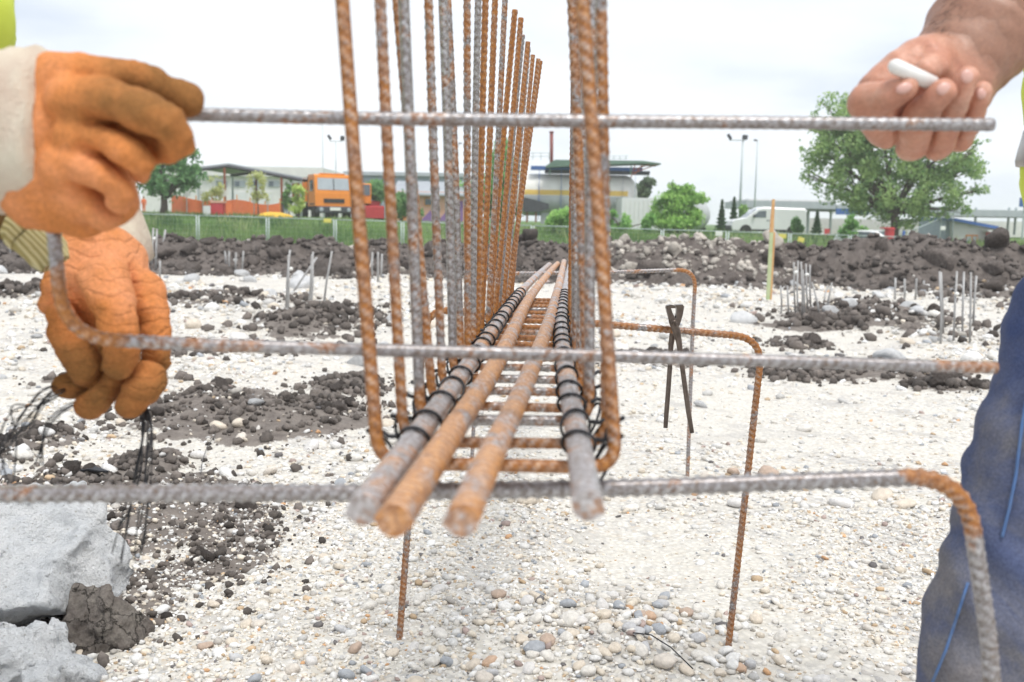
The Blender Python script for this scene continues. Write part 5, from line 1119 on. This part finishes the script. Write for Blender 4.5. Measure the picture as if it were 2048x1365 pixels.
for (p, q) in ((a0, a1), (a1, a2)):
    up_ = Vector((0, 0, .10)); MB().add([p + up_, q + up_, q + up_ + Vector((0, 8, 0)), p + up_ + Vector((0, 8, 0)), p + up_ * 2, q + up_ * 2, q + up_ * 2 + Vector((0, 8, 0)), p + up_ * 2 + Vector((0, 8, 0))], [(3, 2, 1, 0), (4, 5, 6, 7), (0, 1, 5, 4), (1, 2, 6, 5), (2, 3, 7, 6), (3, 0, 4, 7)]).build('roof_sheet', M['grey_roof'], s, world=True)
def netrun(pts, top, Y, label):
    r0 = root_at('safety_net', (pts[0] + pts[-1]) / 2, 430, Y, label, 'safety net', 'orange safety nets'); m = MB()
    def zz(px, f): 
        p = at(px, 400, Y); z0 = gz(p.x, Y); zt = at(px, top + 5 * math.sin(px * .05), Y).z; return Vector((p.x, Y, z0 + (zt - z0) * f))
    xs = np.arange(pts[0], pts[-1] + .1, 4)
    for f in np.linspace(.1, 1, 12): m.tube([zz(x, f) for x in xs], .050, 4, False)
    for x in np.arange(pts[0], pts[-1], 1.6): m.tube([zz(x, .1), zz(x, 1)], .022, 3, False)
    o = m.build('netting', M['netting'], r0, world=True); tag(o, kind='stuff')
    for x in pts: 
        q = zz(x, 1.35); MB().tube([zz(x, -.05), q], .04, 6).build('post', M['orange_wall'], r0, world=True)
netrun([344, 368, 392, 424], 398, 63, 'orange safety netting left of the red cabinet'); netrun([448, 474, 500, 530, 560], 406, 63.5, 'orange safety netting right of the red cabinet, under the open shed')
o = root_at('site_cabinet', 432, 432, 61, 'narrow red cabinet with a pale lid standing before the netting', 'cabinet'); bpart('body', 422, 445, 406, 440, 61, .6, M['red'], o); bpart('lid', 420, 447, 402, 406, 60.96, .68, M['pink'], o)
o = root_at('barrier_board', 413, 438, 60.5, 'white barrier board left of the red cabinet', 'barrier'); bpart('board', 407, 420, 412, 438, 60.5, .12, M['container'], o); bpart('foot', 405, 422, 438, 441, 60.4, .4, M['tankgrey'], o)
o = root_at('orange_barrier', 458, 432, 60.8, 'slim orange barrier post right of the red cabinet', 'barrier'); bpart('post', 454, 463, 408, 436, 60.8, .3, M['netting'], o); bpart('foot', 451, 466, 436, 440, 60.7, .5, M['container'], o)
for px, py, w_, lb in ((373, 387, 14, 'left white sign board on the orange posts'), (405, 388, 12, 'small middle white sign board on the orange posts'), (439, 387, 30, 'wide white sign board above the red cabinet'), (508, 401, 8, 'tiny white sign board on the netting, left one'), (535, 401, 8, 'tiny white sign board on the netting, right one')):
    o = root_at('sign_board', px, py, 62.6, lb, 'sign', 'white boards along the netting'); bpart('board', px - w_ / 2, px + w_ / 2, py - 6, py + 6, 62.6, .06, M['container'], o); p = at(px, py, 62.68); MB().tube([p, (p.x, p.y, gz(p.x, p.y) - .1)], .03, 5).build('post', M['galv'], o, world=True)
def far_person(px, top, Y, cloth, legc, label, seed):
    p = at(px, top, Y); zg = gz(p.x, Y); H_ = p.z - zg; k = H_ / 1.75; r0 = thing('person', label, 'person', (p.x, Y, zg)); T = lambda l: [(p.x + a * k, Y + b_ * k, zg + c * k, r_ * k) for a, b_, c, r_ in l]
    V, Q = sdf_mesh([T([(0, 0, 1.63, .10), (0, 0, 1.64, .105)]), T([(0, 0, 1.42, .06), (0, 0, 1.55, .055)])], .025, [.02, .02], None, .06); skin_obj('body', V, Q, r0)
    V, Q = sdf_mesh([T([(0, 0, .98, .15), (0, 0, 1.2, .165), (0, 0, 1.38, .13)]), T([(-.2, 0, 1.38, .07), (-.27, 0, 1.1, .055), (-.2, -.18, .95, .05)]), T([(.2, 0, 1.38, .07), (.27, 0, 1.1, .055), (.26, -.05, .85, .05)])], .03, [.03] * 3, None, .06); mk('jacket', V, Q, cloth, r0, world=True)
    V, Q = sdf_mesh([T([(-.09, 0, .95, .10), (-.12, .05, .5, .08), (-.13, .1, .06, .07)]), T([(.09, 0, .95, .10), (.12, -.05, .5, .08), (.14, -.08, .06, .07)])], .03, [.03] * 2, None, .06); mk('trousers', V, Q, legc, r0, world=True)
far_person(287, 393, 64, M['netting'], M['netting'], 'distant worker in red orange clothes below the upper glove', 1)
far_person(380, 408, 66, M['blue'], M['blue'], 'distant figure in blue beside the orange netting', 2)
far_person(570, 388, 66, M['dark_steel'], M['bluegrey'], 'distant figure in dark clothes left of the truck', 3)
g_ = root_at('sand_pile', 545, 428, 61.5, 'low heap of bright yellow sand in front of the truck', 'sand pile')
V, Fc = rock_shape(4, 900, .25, .5); c = at(548, 428, 61.5); mk('heap', V * np.array([1.2, .9, .9]) + np.array([c.x, 61.5, gz(c.x, 61.5) - .05]), Fc, pm('yellow_sand', (.75, .48, .06), (.68, .42, .06), 6, .9, 0, .4, 20, .03), g_, world=True)
# hall and salmon building
b = root_at('factory_hall', 810, 430, 100, 'long blue grey flat-roofed hall behind the salmon building', 'building'); bpart('wall', 690, 925, 352, 436, 100, 15, M['bluegrey'], b); bpart('parapet', 686, 928, 345, 352, 99.6, 16, M['grey_roof'], b)
for x0 in range(712, 900, 40): bpart('panel_joint', x0, x0 + 1.2, 353, 430, 99.96, .1, M['grey_roof'], b)
b = root_at('salmon_building', 860, 440, 74, 'salmon building with purple mural triangles and a pale corrugated roof', 'building'); bpart('wall', 786, 930, 384, 446, 74, 8, M['pink'], b)
r0 = at(782, 386, 73.6); r1 = at(934, 386, 73.6); m = MB(); nb = 46
for k in range(nb):
    x0 = r0.x + (r1.x - r0.x) * k / nb; x1 = r0.x + (r1.x - r0.x) * (k + .55) / nb; zt = pxr(28, 74); m.add([(x0, 73.5, r0.z), (x1, 73.5, r0.z), (x1, 78, r0.z + zt), (x0, 78, r0.z + zt), (x0, 73.5, r0.z - .08), (x1, 73.5, r0.z - .08), (x1, 78, r0.z + zt - .08), (x0, 78, r0.z + zt - .08)], [(0, 1, 2, 3), (7, 6, 5, 4), (0, 4, 5, 1), (1, 5, 6, 2), (2, 6, 7, 3), (3, 7, 4, 0)])
rf = m.build('roof_ribs', M['grey_roof'], b, world=True); tag(rf, kind='stuff')
MB().add([(r0.x, 73.45, r0.z - .04), (r1.x, 73.45, r0.z - .04), (r1.x, 78, r0.z + zt - .05), (r0.x, 78, r0.z + zt - .05), (r0.x, 73.45, r0.z - .16), (r1.x, 73.45, r0.z - .16), (r1.x, 78, r0.z + zt - .17), (r0.x, 78, r0.z + zt - .17)], [(0, 1, 2, 3), (7, 6, 5, 4), (0, 4, 5, 1), (1, 5, 6, 2), (2, 6, 7, 3), (3, 7, 4, 0)]).build('roof', M['grey_roof'], b, world=True)
def tri(pts, Y, mat, name, root): MB().prism([(at(a, c_, Y).x, at(a, c_, Y).z) for a, c_ in pts], 'y', Y, Y + .05).build(name, mat, root, world=True)
tri([(872, 445), (912, 404), (926, 402), (926, 445)], 73.93, M['purple'], 'mural_triangle', b); tri([(786, 386), (792, 386), (786, 372)], 73.4, M['purple'], 'mural_triangle', b); tri([(838, 445), (870, 445), (862, 420)], 73.93, M['purple'], 'mural_triangle', b)
w_ = bpart('window', 848, 866, 396, 412, 73.94, .1, M['orange_wall'], b); bpart('pane', 850, 864, 398, 410, 73.9, .06, M['glass'], w_)
bpart('door', 800, 812, 400, 440, 73.93, .1, M['orange_wall'], b)
# tank
tk = root_at('storage_tank', 1165, 440, 72, 'big horizontal white storage tank with a yellow stripe', 'tank'); c0, c1 = at(1046, 388, 72), at(1256, 388, 72); rr = pxr(42, 72); zc = at(1150, 390, 72).z; m = MB(); m.lathe([(.05, c0.x - .55), (rr * .6, c0.x - .42), (rr * .9, c0.x - .15), (rr, c0.x + .15), (rr, c1.x), (rr * .93, c1.x + .35), (rr * .7, c1.x + .68), (rr * .35, c1.x + .85), (.05, c1.x + .9)], 40, (0, 74, zc), 'x'); m.build('shell', M['tank'], tk, world=True, smooth=True)
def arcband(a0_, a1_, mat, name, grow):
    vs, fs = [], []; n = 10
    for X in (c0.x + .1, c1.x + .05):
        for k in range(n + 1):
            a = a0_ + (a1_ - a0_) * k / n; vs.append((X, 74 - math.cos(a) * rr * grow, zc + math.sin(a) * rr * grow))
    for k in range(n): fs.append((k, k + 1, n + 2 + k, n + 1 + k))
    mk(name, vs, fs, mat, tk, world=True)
arcband(-.02, .22, M['stripe'], 'yellow_stripe', 1.004); arcband(-1.5, -.05, M['tankgrey'], 'shade_dirt_underside', 1.003)  # grey band paints the shade under the tank together with dirt
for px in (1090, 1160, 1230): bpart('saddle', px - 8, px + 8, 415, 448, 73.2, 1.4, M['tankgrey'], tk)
bpart('top_walkway', 1062, 1285, 334, 341, 72.6, 1.2, M['blue'], tk); bpart('walkway_deck', 1090, 1300, 341, 348, 72.7, 1.0, M['dark_steel'], tk)
for px in (1078, 1122, 1190, 1245, 1270): bpart('strut', px - 1.5, px + 1.5, 341, 440, 72.4, .12, M['blue'], tk)
cn = root_at('walkway_canopy', 1190, 330, 71.5, 'green tilted canopy with railings above the tank', 'canopy'); m = MB()
p0, p1, p2, p3 = at(1092, 332, 71.5), at(1110, 320, 71.5), at(1285, 322, 71.5), at(1322, 327, 71.5); m.prism([(p.x, p.z) for p in (p0, p1, p2, p3)] + [(p3.x, p3.z - .08), (p2.x, p2.z - .16), (p0.x, p0.z - .10)], 'y', 71.4, 74.5); m.build('roof', M['green_steel'], cn, world=True)
for px in (1100, 1150, 1215, 1262): q = at(px, 330, 71.6); MB().tube([q, (q.x, q.y, at(px, 350, 71.6).z)], .05, 5).build('post', M['green_steel'], cn, world=True)
for (xa, ya, xb, yb) in ((1270, 330, 1262, 356), (1285, 330, 1268, 350), (1315, 329, 1268, 346), (1300, 329, 1266, 340)): MB().tube([at(xa, ya, 71.7), at(xb, yb, 71.7)], .04, 5).build('brace', M['brown_post'], cn, world=True)
for px in (1066, 1082, 1098, 1228, 1240, 1252): MB().tube([at(px, 320, 71.6), at(px, 305 if px < 1200 else 312, 71.6)], .025, 5).build('railing_post', M['galv'], cn, world=True)
for (xa, xb, y_) in ((1060, 1100, 306), (1060, 1100, 313), (1200, 1256, 312), (1200, 1256, 317)): MB().tube([at(xa, y_, 71.6), at(xb, y_, 71.6)], .025, 5).build('railing', M['galv'], cn, world=True)
o = root_at('chimney_pipe', 1103, 330, 75, 'thin dark red chimney pipe rising above the tank canopy', 'chimney'); MB().tube([at(1103, 345, 75), at(1103, 266, 75)], pxr(3.6, 75), 12).build('pipe', M['brownrust'], o, world=True, smooth=True); MB().tube([at(1103, 266, 75), at(1103, 263, 75)], pxr(4.6, 75), 12).build('rim', M['brownrust'], o, world=True, smooth=True)
o = root_at('conveyor', 1075, 425, 70, 'dark slanted conveyor housing left below the tank', 'conveyor'); MB().prism([(at(a, c_, 70).x, at(a, c_, 70).z) for a, c_ in ((1046, 394), (1098, 408), (1098, 418), (1080, 424), (1046, 424))], 'y', 70, 71.5).build('housing', M['dark_steel'], o, world=True); bpart('leg', 1070, 1074, 418, 445, 70.3, .15, M['brown_post'], o); bpart('leg', 1052, 1056, 424, 445, 70.3, .15, M['brown_post'], o)
o = root_at('white_container', 1290, 455, 68, 'white container box between the tank and the young tree', 'container'); bpart('box', 1242, 1345, 397, 462, 68, 4, M['container'], o)
for x0 in range(1250, 1340, 9): bpart('rib', x0, x0 + 3, 400, 458, 67.95, .1, M['white_wall'], o)
o = root_at('small_tank', 1400, 450, 66, 'grey rounded tank end peeping out behind the young tree', 'tank'); c = at(1390, 430, 66); m = MB(); m.lathe([(.05, -.3), (.6, -.25), (.95, -.05), (1.05, .2), (1.05, 3)], 28, (c.x, 66, c.z), 'y'); m.build('shell', M['tankgrey'], o, world=True, smooth=True); bpart('foot', 1380, 1412, 455, 466, 66.2, 2, M['dark_steel'], o)
# filling station canopy and small house on the right
cn = root_at('station_canopy', 1780, 440, 88, 'long flat grey filling station canopy on thin columns behind the big tree', 'canopy'); bpart('roof_slab', 1492, 1672, 403, 417, 88, 9, M['grey_roof'], cn); bpart('roof_slab', 1895, 2120, 421, 434, 88, 9, M['grey_roof'], cn); bpart('roof_slab', 1672, 1895, 412, 424, 88.4, 8, M['grey_roof'], cn)
bpart('top_edge', 1498, 1672, 400, 403, 88.3, 8, M['white_wall'], cn)
for px in (1518, 1560, 1617, 1662, 1952, 2018, 2032): bpart('column', px - 3, px + 3, 416, 470, 90, .3, M['galv'], cn)
bpart('back_wall', 1500, 2100, 440, 475, 99, .3, M['white_wall'], cn)
h = root_at('small_house', 1950, 490, 60, 'small white house with a blue monopitch roof and orange window', 'house'); MB().prism([(at(a, c_, 60).x, at(a, c_, 60).z) for a, c_ in ((1905, 492), (1905, 440), (1990, 456), (1990, 492))], 'y', 60, 64).build('wall', M['white_wall'], h, world=True)
MB().prism([(at(a, c_, 59.7).x, at(a, c_, 59.7).z) for a, c_ in ((1900, 441), (1900, 435), (1996, 453), (1996, 459))], 'y', 59.6, 64.4).build('roof', M['blue'], h, world=True); bpart('side_wall', 1888, 1906, 442, 492, 60.4, 4, M['bluegrey'], h)
w_ = bpart('window', 1931, 1956, 470, 490, 59.95, .1, M['orange_wall'], h); bpart('pane', 1933, 1943, 473, 490, 59.9, .08, M['glass_pale'], w_); bpart('pane', 1945, 1954, 473, 490, 59.9, .08, M['glass_pale'], w_)
o = root_at('red_booth', 1985, 488, 61, 'small dull red booth against the small house', 'booth'); bpart('body', 1978, 1996, 464, 490, 59.2, .5, M['red'], o); bpart('cap', 1976, 1998, 461, 464, 59.1, .7, M['white_wall'], o)
o = root_at('blue_sign', 1705, 428, 80, 'wide blue sign under the left part of the big tree', 'sign'); bpart('board', 1672, 1738, 418, 430, 80, .15, M['blue'], o); bpart('post', 1703, 1706, 430, 470, 80.05, .15, M['galv'], o)
o = root_at('blue_sign', 2045, 402, 70, 'small dark blue sign on a pole at the right edge', 'sign'); bpart('board', 2040, 2062, 396, 414, 70, .15, M['blue'], o); bpart('post', 2046, 2049, 414, 480, 70.05, .15, M['galv'], o)
o = root_at('red_bin', 1778, 490, 50.5, 'bright red bin in front of the white car', 'bin'); m = MB(); c = at(1778, 484, 51); zb = c.z - .6; hb = at(1778, 457, 51).z; m.lathe([(.20, zb), (.24, hb - .06), (.27, hb - .06), (.27, hb), (.2, hb + .01)], 18, (c.x, 51, 0)); m.build('body', M['red'], o, world=True, smooth=False); bpart('lid', 1767, 1789, 455, 458, 50.8, .5, M['red'], o)
o = root_at('blue_post', 1806, 488, 51, 'short blue post right of the red bin', 'post'); m = MB(); c = at(1806, 490, 51); m.lathe([(.075, c.z - .5), (.075, at(1806, 464, 51).z), (.05, at(1806, 462, 51).z)], 12, (c.x, 51, 0)); m.build('shaft', M['blue'], o, world=True, smooth=True)
o = root_at('banner', 1653, 470, 76, 'small pink and white banner at the filling station', 'banner'); bpart('cloth', 1648, 1660, 458, 480, 76, .05, M['red'], o); bpart('white_panel', 1640, 1648, 462, 478, 76, .05, M['white_wall'], o)
# masts
def mast(px, base, top, Y, label, heads, r=.09, low=None):
    p = at(px, base, Y); q = at(px, top, Y); zg = gz(p.x, Y); o = thing('floodlight_mast', label, 'lamp post', (p.x, Y, zg), 0, 'lamp masts'); MB().tube([(p.x, Y, zg - .3), (p.x, Y, (zg + q.z) / 2), (p.x, Y, q.z)], [r, r * .85, r * .6], 8).build('pole', low or M['galv'], o, world=True, smooth=True)
    for dx, dy, w_, h_, tilt in heads:
        c = at(px + dx, top + dy, Y); MB().tube([(p.x, Y, q.z), (c.x, Y, q.z), tuple(c)], .035, 5).build('arm', M['galv'], o, world=True); MB().box(c, (pxr(w_, Y), .3, pxr(h_, Y)), Matrix.Rotation(tilt, 3, 'Y'), bev=.04).build('lamp_head', M['dark_steel'], o, world=True)
mast(1478, 458, 281, 74, 'blue grey mast with two dark floodlights left of the van', [(-19, -7, 5, 12, -.6), (12, -6, 10, 9, .1)], .10)
mast(1508, 440, 281, 80, 'slim mast with a single small lamp right of the twin floodlight', [(3, 0, 7, 3, .1)], .075)
mast(672, 420, 283, 78, 'mast with two floodlights half hidden by the front stirrup leg', [(-13, -8, 5, 10, -.6), (13, -6, 8, 9, .1)], .06)
mast(646, 400, 236, 90, 'very thin tall pole rising above the truck', [], .06); mast(916, 400, 286, 92, 'thin pale street lamp between the stirrups', [(4, 1, 8, 2, 0)], .05)

# ------------------------------------------------------------------ vehicles
def wheel(root, c, r, wd, axis='x', nm='wheel', dark=True):
    m = MB(); m.lathe([(r * .55, -wd / 2), (r * .92, -wd / 2), (r, -wd * .32), (r, wd * .32), (r * .92, wd / 2), (r * .55, wd / 2)], 24, c, axis); t = m.build('wheel', M['black'], root, smooth=True)
    m = MB(); m.lathe([(.02, -wd * .46), (r * .3, -wd * .40), (r * .54, -wd * .44), (r * .56, wd * .4), (.05, wd * .4)], 18, c, axis); m.build('rim', M['galv'], t, smooth=True); return t
p = at(668, 432, 64); tr = thing('dump_truck', 'orange dump truck facing the camera behind the grass', 'truck', (p.x, 64, gz(p.x, 64) - .12), R(26))
m = MB(); m.prism([(-.05, .95), (-.02, 1.75), (.16, 2.85), (.30, 2.95), (1.75, 2.95), (1.75, .95)], 'x', -1.22, 1.22); m.build('cab', M['orange'], tr)
ws = MB(); ws.add([(-1.05, -.005, 1.98), (1.05, -.005, 1.98), (1.02, .135, 2.72), (-1.02, .135, 2.72), (-1.05, .045, 1.98), (1.05, .045, 1.98), (1.02, .185, 2.72), (-1.02, .185, 2.72)], [(0, 1, 2, 3), (7, 6, 5, 4), (0, 4, 5, 1), (1, 5, 6, 2), (2, 6, 7, 3), (3, 7, 4, 0)]); w0_ = ws.build('windscreen', M['glass_pale'], tr)
MB().box((0, .04, 2.33), (.04, .04, .72), Matrix.Rotation(-.175, 3, 'X')).build('wiper', M['black'], w0_)
MB().box((0, -.07, 1.30), (1.35, .06, .26), bev=.02).build('grille', M['black'], tr); MB().box((0, -.16, .72), (2.4, .32, .42), bev=.06).build('bumper', M['dark_steel'], tr); MB().box((0, -.34, .78), (.70, .03, .20)).build('number_plate', M['tagwhite'], tr)
MB().box((0, .5, 2.99), (1.6, .5, .08), bev=.02).build('roof_visor', M['orange'], tr)
for s_ in (-1, 1):
    m = MB(); m.lathe([(.02, -.03), (.13, -.02), (.14, .03)], 16, (s_ * .9, -.335, .74), 'y'); m.build('headlight', M['glass_pale'], tr); MB().box((s_ * 1.226, .85, 2.25), (.02, .85, .7)).build('side_window', M['glass'], tr); MB().box((s_ * 1.42, -.05, 2.2), (.12, .08, .42), bev=.03).build('mirror', M['black'], tr)
    for yy in (.7, 3.6, 4.8): wheel(tr, (s_ * 1.02, yy, .52), .52, .34)
    MB().box((s_ * 1.08, .7, 1.08), (.34, 1.3, .10), bev=.04).build('mudguard', M['dark_steel'], tr)
MB().box((0, 3.2, .85), (.9, 5.4, .28)).build('chassis', M['dark_steel'], tr)
db = MB().box((0, 4.0, 1.85), (2.45, 4.2, 1.3), bev=.05).build('dump_body', M['orange'], tr)
for k in range(6): MB().box((-1.26, 2.2 + k * .7, 1.85), (.08, .12, 1.3)).build('rib', M['orange'], db)
MB().box((0, 1.86, 2.0), (2.45, .1, 1.7), bev=.02).build('headboard', M['dark_steel'], db)
p = at(728, 430, 67); ld = thing('wheel_loader', 'orange loader cab with a red lower body right of the truck', 'loader', (p.x, 67, gz(p.x, 67)), R(10)); MB().box((0, .6, 1.75), (.95, 1.3, 1.35), taper=.92, bev=.05).build('cab', M['orange'], ld); MB().box((.05, -.07, 2.0), (.7, .04, .7)).build('windscreen', M['glass'], ld); MB().box((.35, 1.6, .95), (1.5, 2.2, .7), bev=.08).build('body', M['red'], ld); MB().prism([(-.95, .15), (-1.0, .9), (-.55, .95), (-.35, .15)], 'x', -.5, 1.3).build('bucket', M['red'], ld)
for s_ in (-.55, 1.15):
    for yy in (.2, 2.2): wheel(ld, (s_, yy, .5), .5, .4)
def car(name, label, cat, prof, width, loc, rz, wheels, wr, wins, extra):
    r0 = thing(name, label, cat, loc, rz); n = len(prof); cx_ = sum(a for a, _ in prof) / n; cz = .8; vs, fs = [], []
    for yv, k in ((-width / 2, .90), (-width / 2 * .93, 1.0), (width / 2 * .93, 1.0), (width / 2, .90)):
        for a, z in prof: vs.append((cx_ + (a - cx_) * (.985 if k < 1 else 1), yv, cz + (z - cz) * k))
    for r_ in range(3):
        for i in range(n): fs.append((r_ * n + i, r_ * n + (i + 1) % n, r_ * n + n + (i + 1) % n, r_ * n + n + i))
    fs.append(tuple(range(n - 1, -1, -1))); fs.append(tuple(range(3 * n, 4 * n))); MB().add(vs, fs).build('body', M['carwhite'], r0)
    for x in wheels:
        for s_ in (-1, 1): wheel(r0, (x, s_ * (width / 2 - .10), wr), wr, .20, 'y')
        for s_ in (-1, 1): m = MB(); m.lathe([(wr * 1.22, -.02), (wr * 1.22, .02)], 22, (x, s_ * (width / 2 - .005), wr * 1.02), 'y'); m.build('wheel_arch', M['black'], r0)
    for w_ in wins:
        for s_ in (-1, 1): MB().prism(w_, 'y', s_ * (width / 2 + .004) - .012, s_ * (width / 2 + .004) + .012).build('side_window', M['glass'], r0)
    for (nm, c, d, mat, ry) in extra: MB().box(c, d, Matrix.Rotation(ry, 3, 'Y'), bev=.02).build(nm, M[mat], r0)
    return r0
p = at(1531, 468, 67)
car('delivery_van', 'white panel van side on behind the fence, facing left', 'van', [(-2.42, .30), (-2.50, .55), (-2.44, .92), (-2.28, 1.02), (-1.55, 1.16), (-.75, 1.80), (-.45, 1.90), (2.30, 1.84), (2.42, 1.70), (2.46, .30)], 1.85, (p.x, 67, gz(p.x, 67) - .08), 0, (-1.55, 1.55), .32, [[(-1.15, 1.20), (-.72, 1.62), (-.25, 1.64), (-.25, 1.20)]],
    [('windscreen', (-1.19, 0, 1.49), (.03, 1.5, .84), 'glass_pale', .86), ('bumper', (-2.44, 0, .48), (.20, 1.7, .34), 'dark_steel', 0), ('headlight', (-2.38, -.72, .86), (.16, .3, .16), 'glass_pale', 0), ('headlight', (-2.38, .72, .86), (.16, .3, .16), 'glass_pale', 0), ('rear_trim', (2.46, 0, 1.0), (.06, 1.7, 1.3), 'dark_steel', 0), ('door_handle', (-.1, -.94, 1.02), (.2, .03, .05), 'dark_steel', 0), ('mirror', (-1.05, -1.02, 1.28), (.12, .16, .2), 'dark_steel', 0), ('lower_panel', (0, -.93, .36), (2.3, .02, .14), 'dark_steel', 0)])
p = at(1752, 490, 54)
car('estate_car', 'white estate car behind the red bin under the big tree', 'car', [(-2.1, .28), (-2.15, .6), (-2.05, .92), (-1.75, 1.42), (-.1, 1.46), (.25, 1.40), (.95, .95), (1.85, .82), (2.1, .66), (2.15, .30)], 1.7, (p.x, 54, gz(p.x, 54) + .0), R(-38), (-1.3, 1.35), .30, [[(-1.65, .98), (-1.55, 1.34), (-.75, 1.37), (-.75, .98)], [(-.68, .98), (-.68, 1.37), (.18, 1.33), (.72, .98)]],
    [('windscreen', (.62, 0, 1.18), (.03, 1.36, .78), 'glass', -.98), ('bumper', (2.1, 0, .42), (.16, 1.6, .22), 'dark_steel', 0), ('headlight', (2.06, -.6, .70), (.12, .34, .14), 'glass_pale', 0), ('headlight', (2.06, .6, .70), (.12, .34, .14), 'glass_pale', 0)])

# ------------------------------------------------------------------ thin pale mist volume, added to lift the far tones
hz = MB(); hz.box((0, 200, 4.6), (1000, 1060, 14)); hb = hz.build('added_haze', bpy.data.materials.new('added_pale_haze')); tag(hb, kind='stuff')
hm = hb.data.materials[0]; hm.use_nodes = True; ht = hm.node_tree; ht.nodes.remove(ht.nodes['Principled BSDF']); pv = ht.nodes.new('ShaderNodeVolumePrincipled')
pv.inputs['Color'].default_value = (.97, .98, 1, 1); pv.inputs['Density'].default_value = .0009; pv.inputs['Anisotropy'].default_value = .0
ht.links.new(pv.outputs[0], ht.nodes['Material Output'].inputs['Volume'])
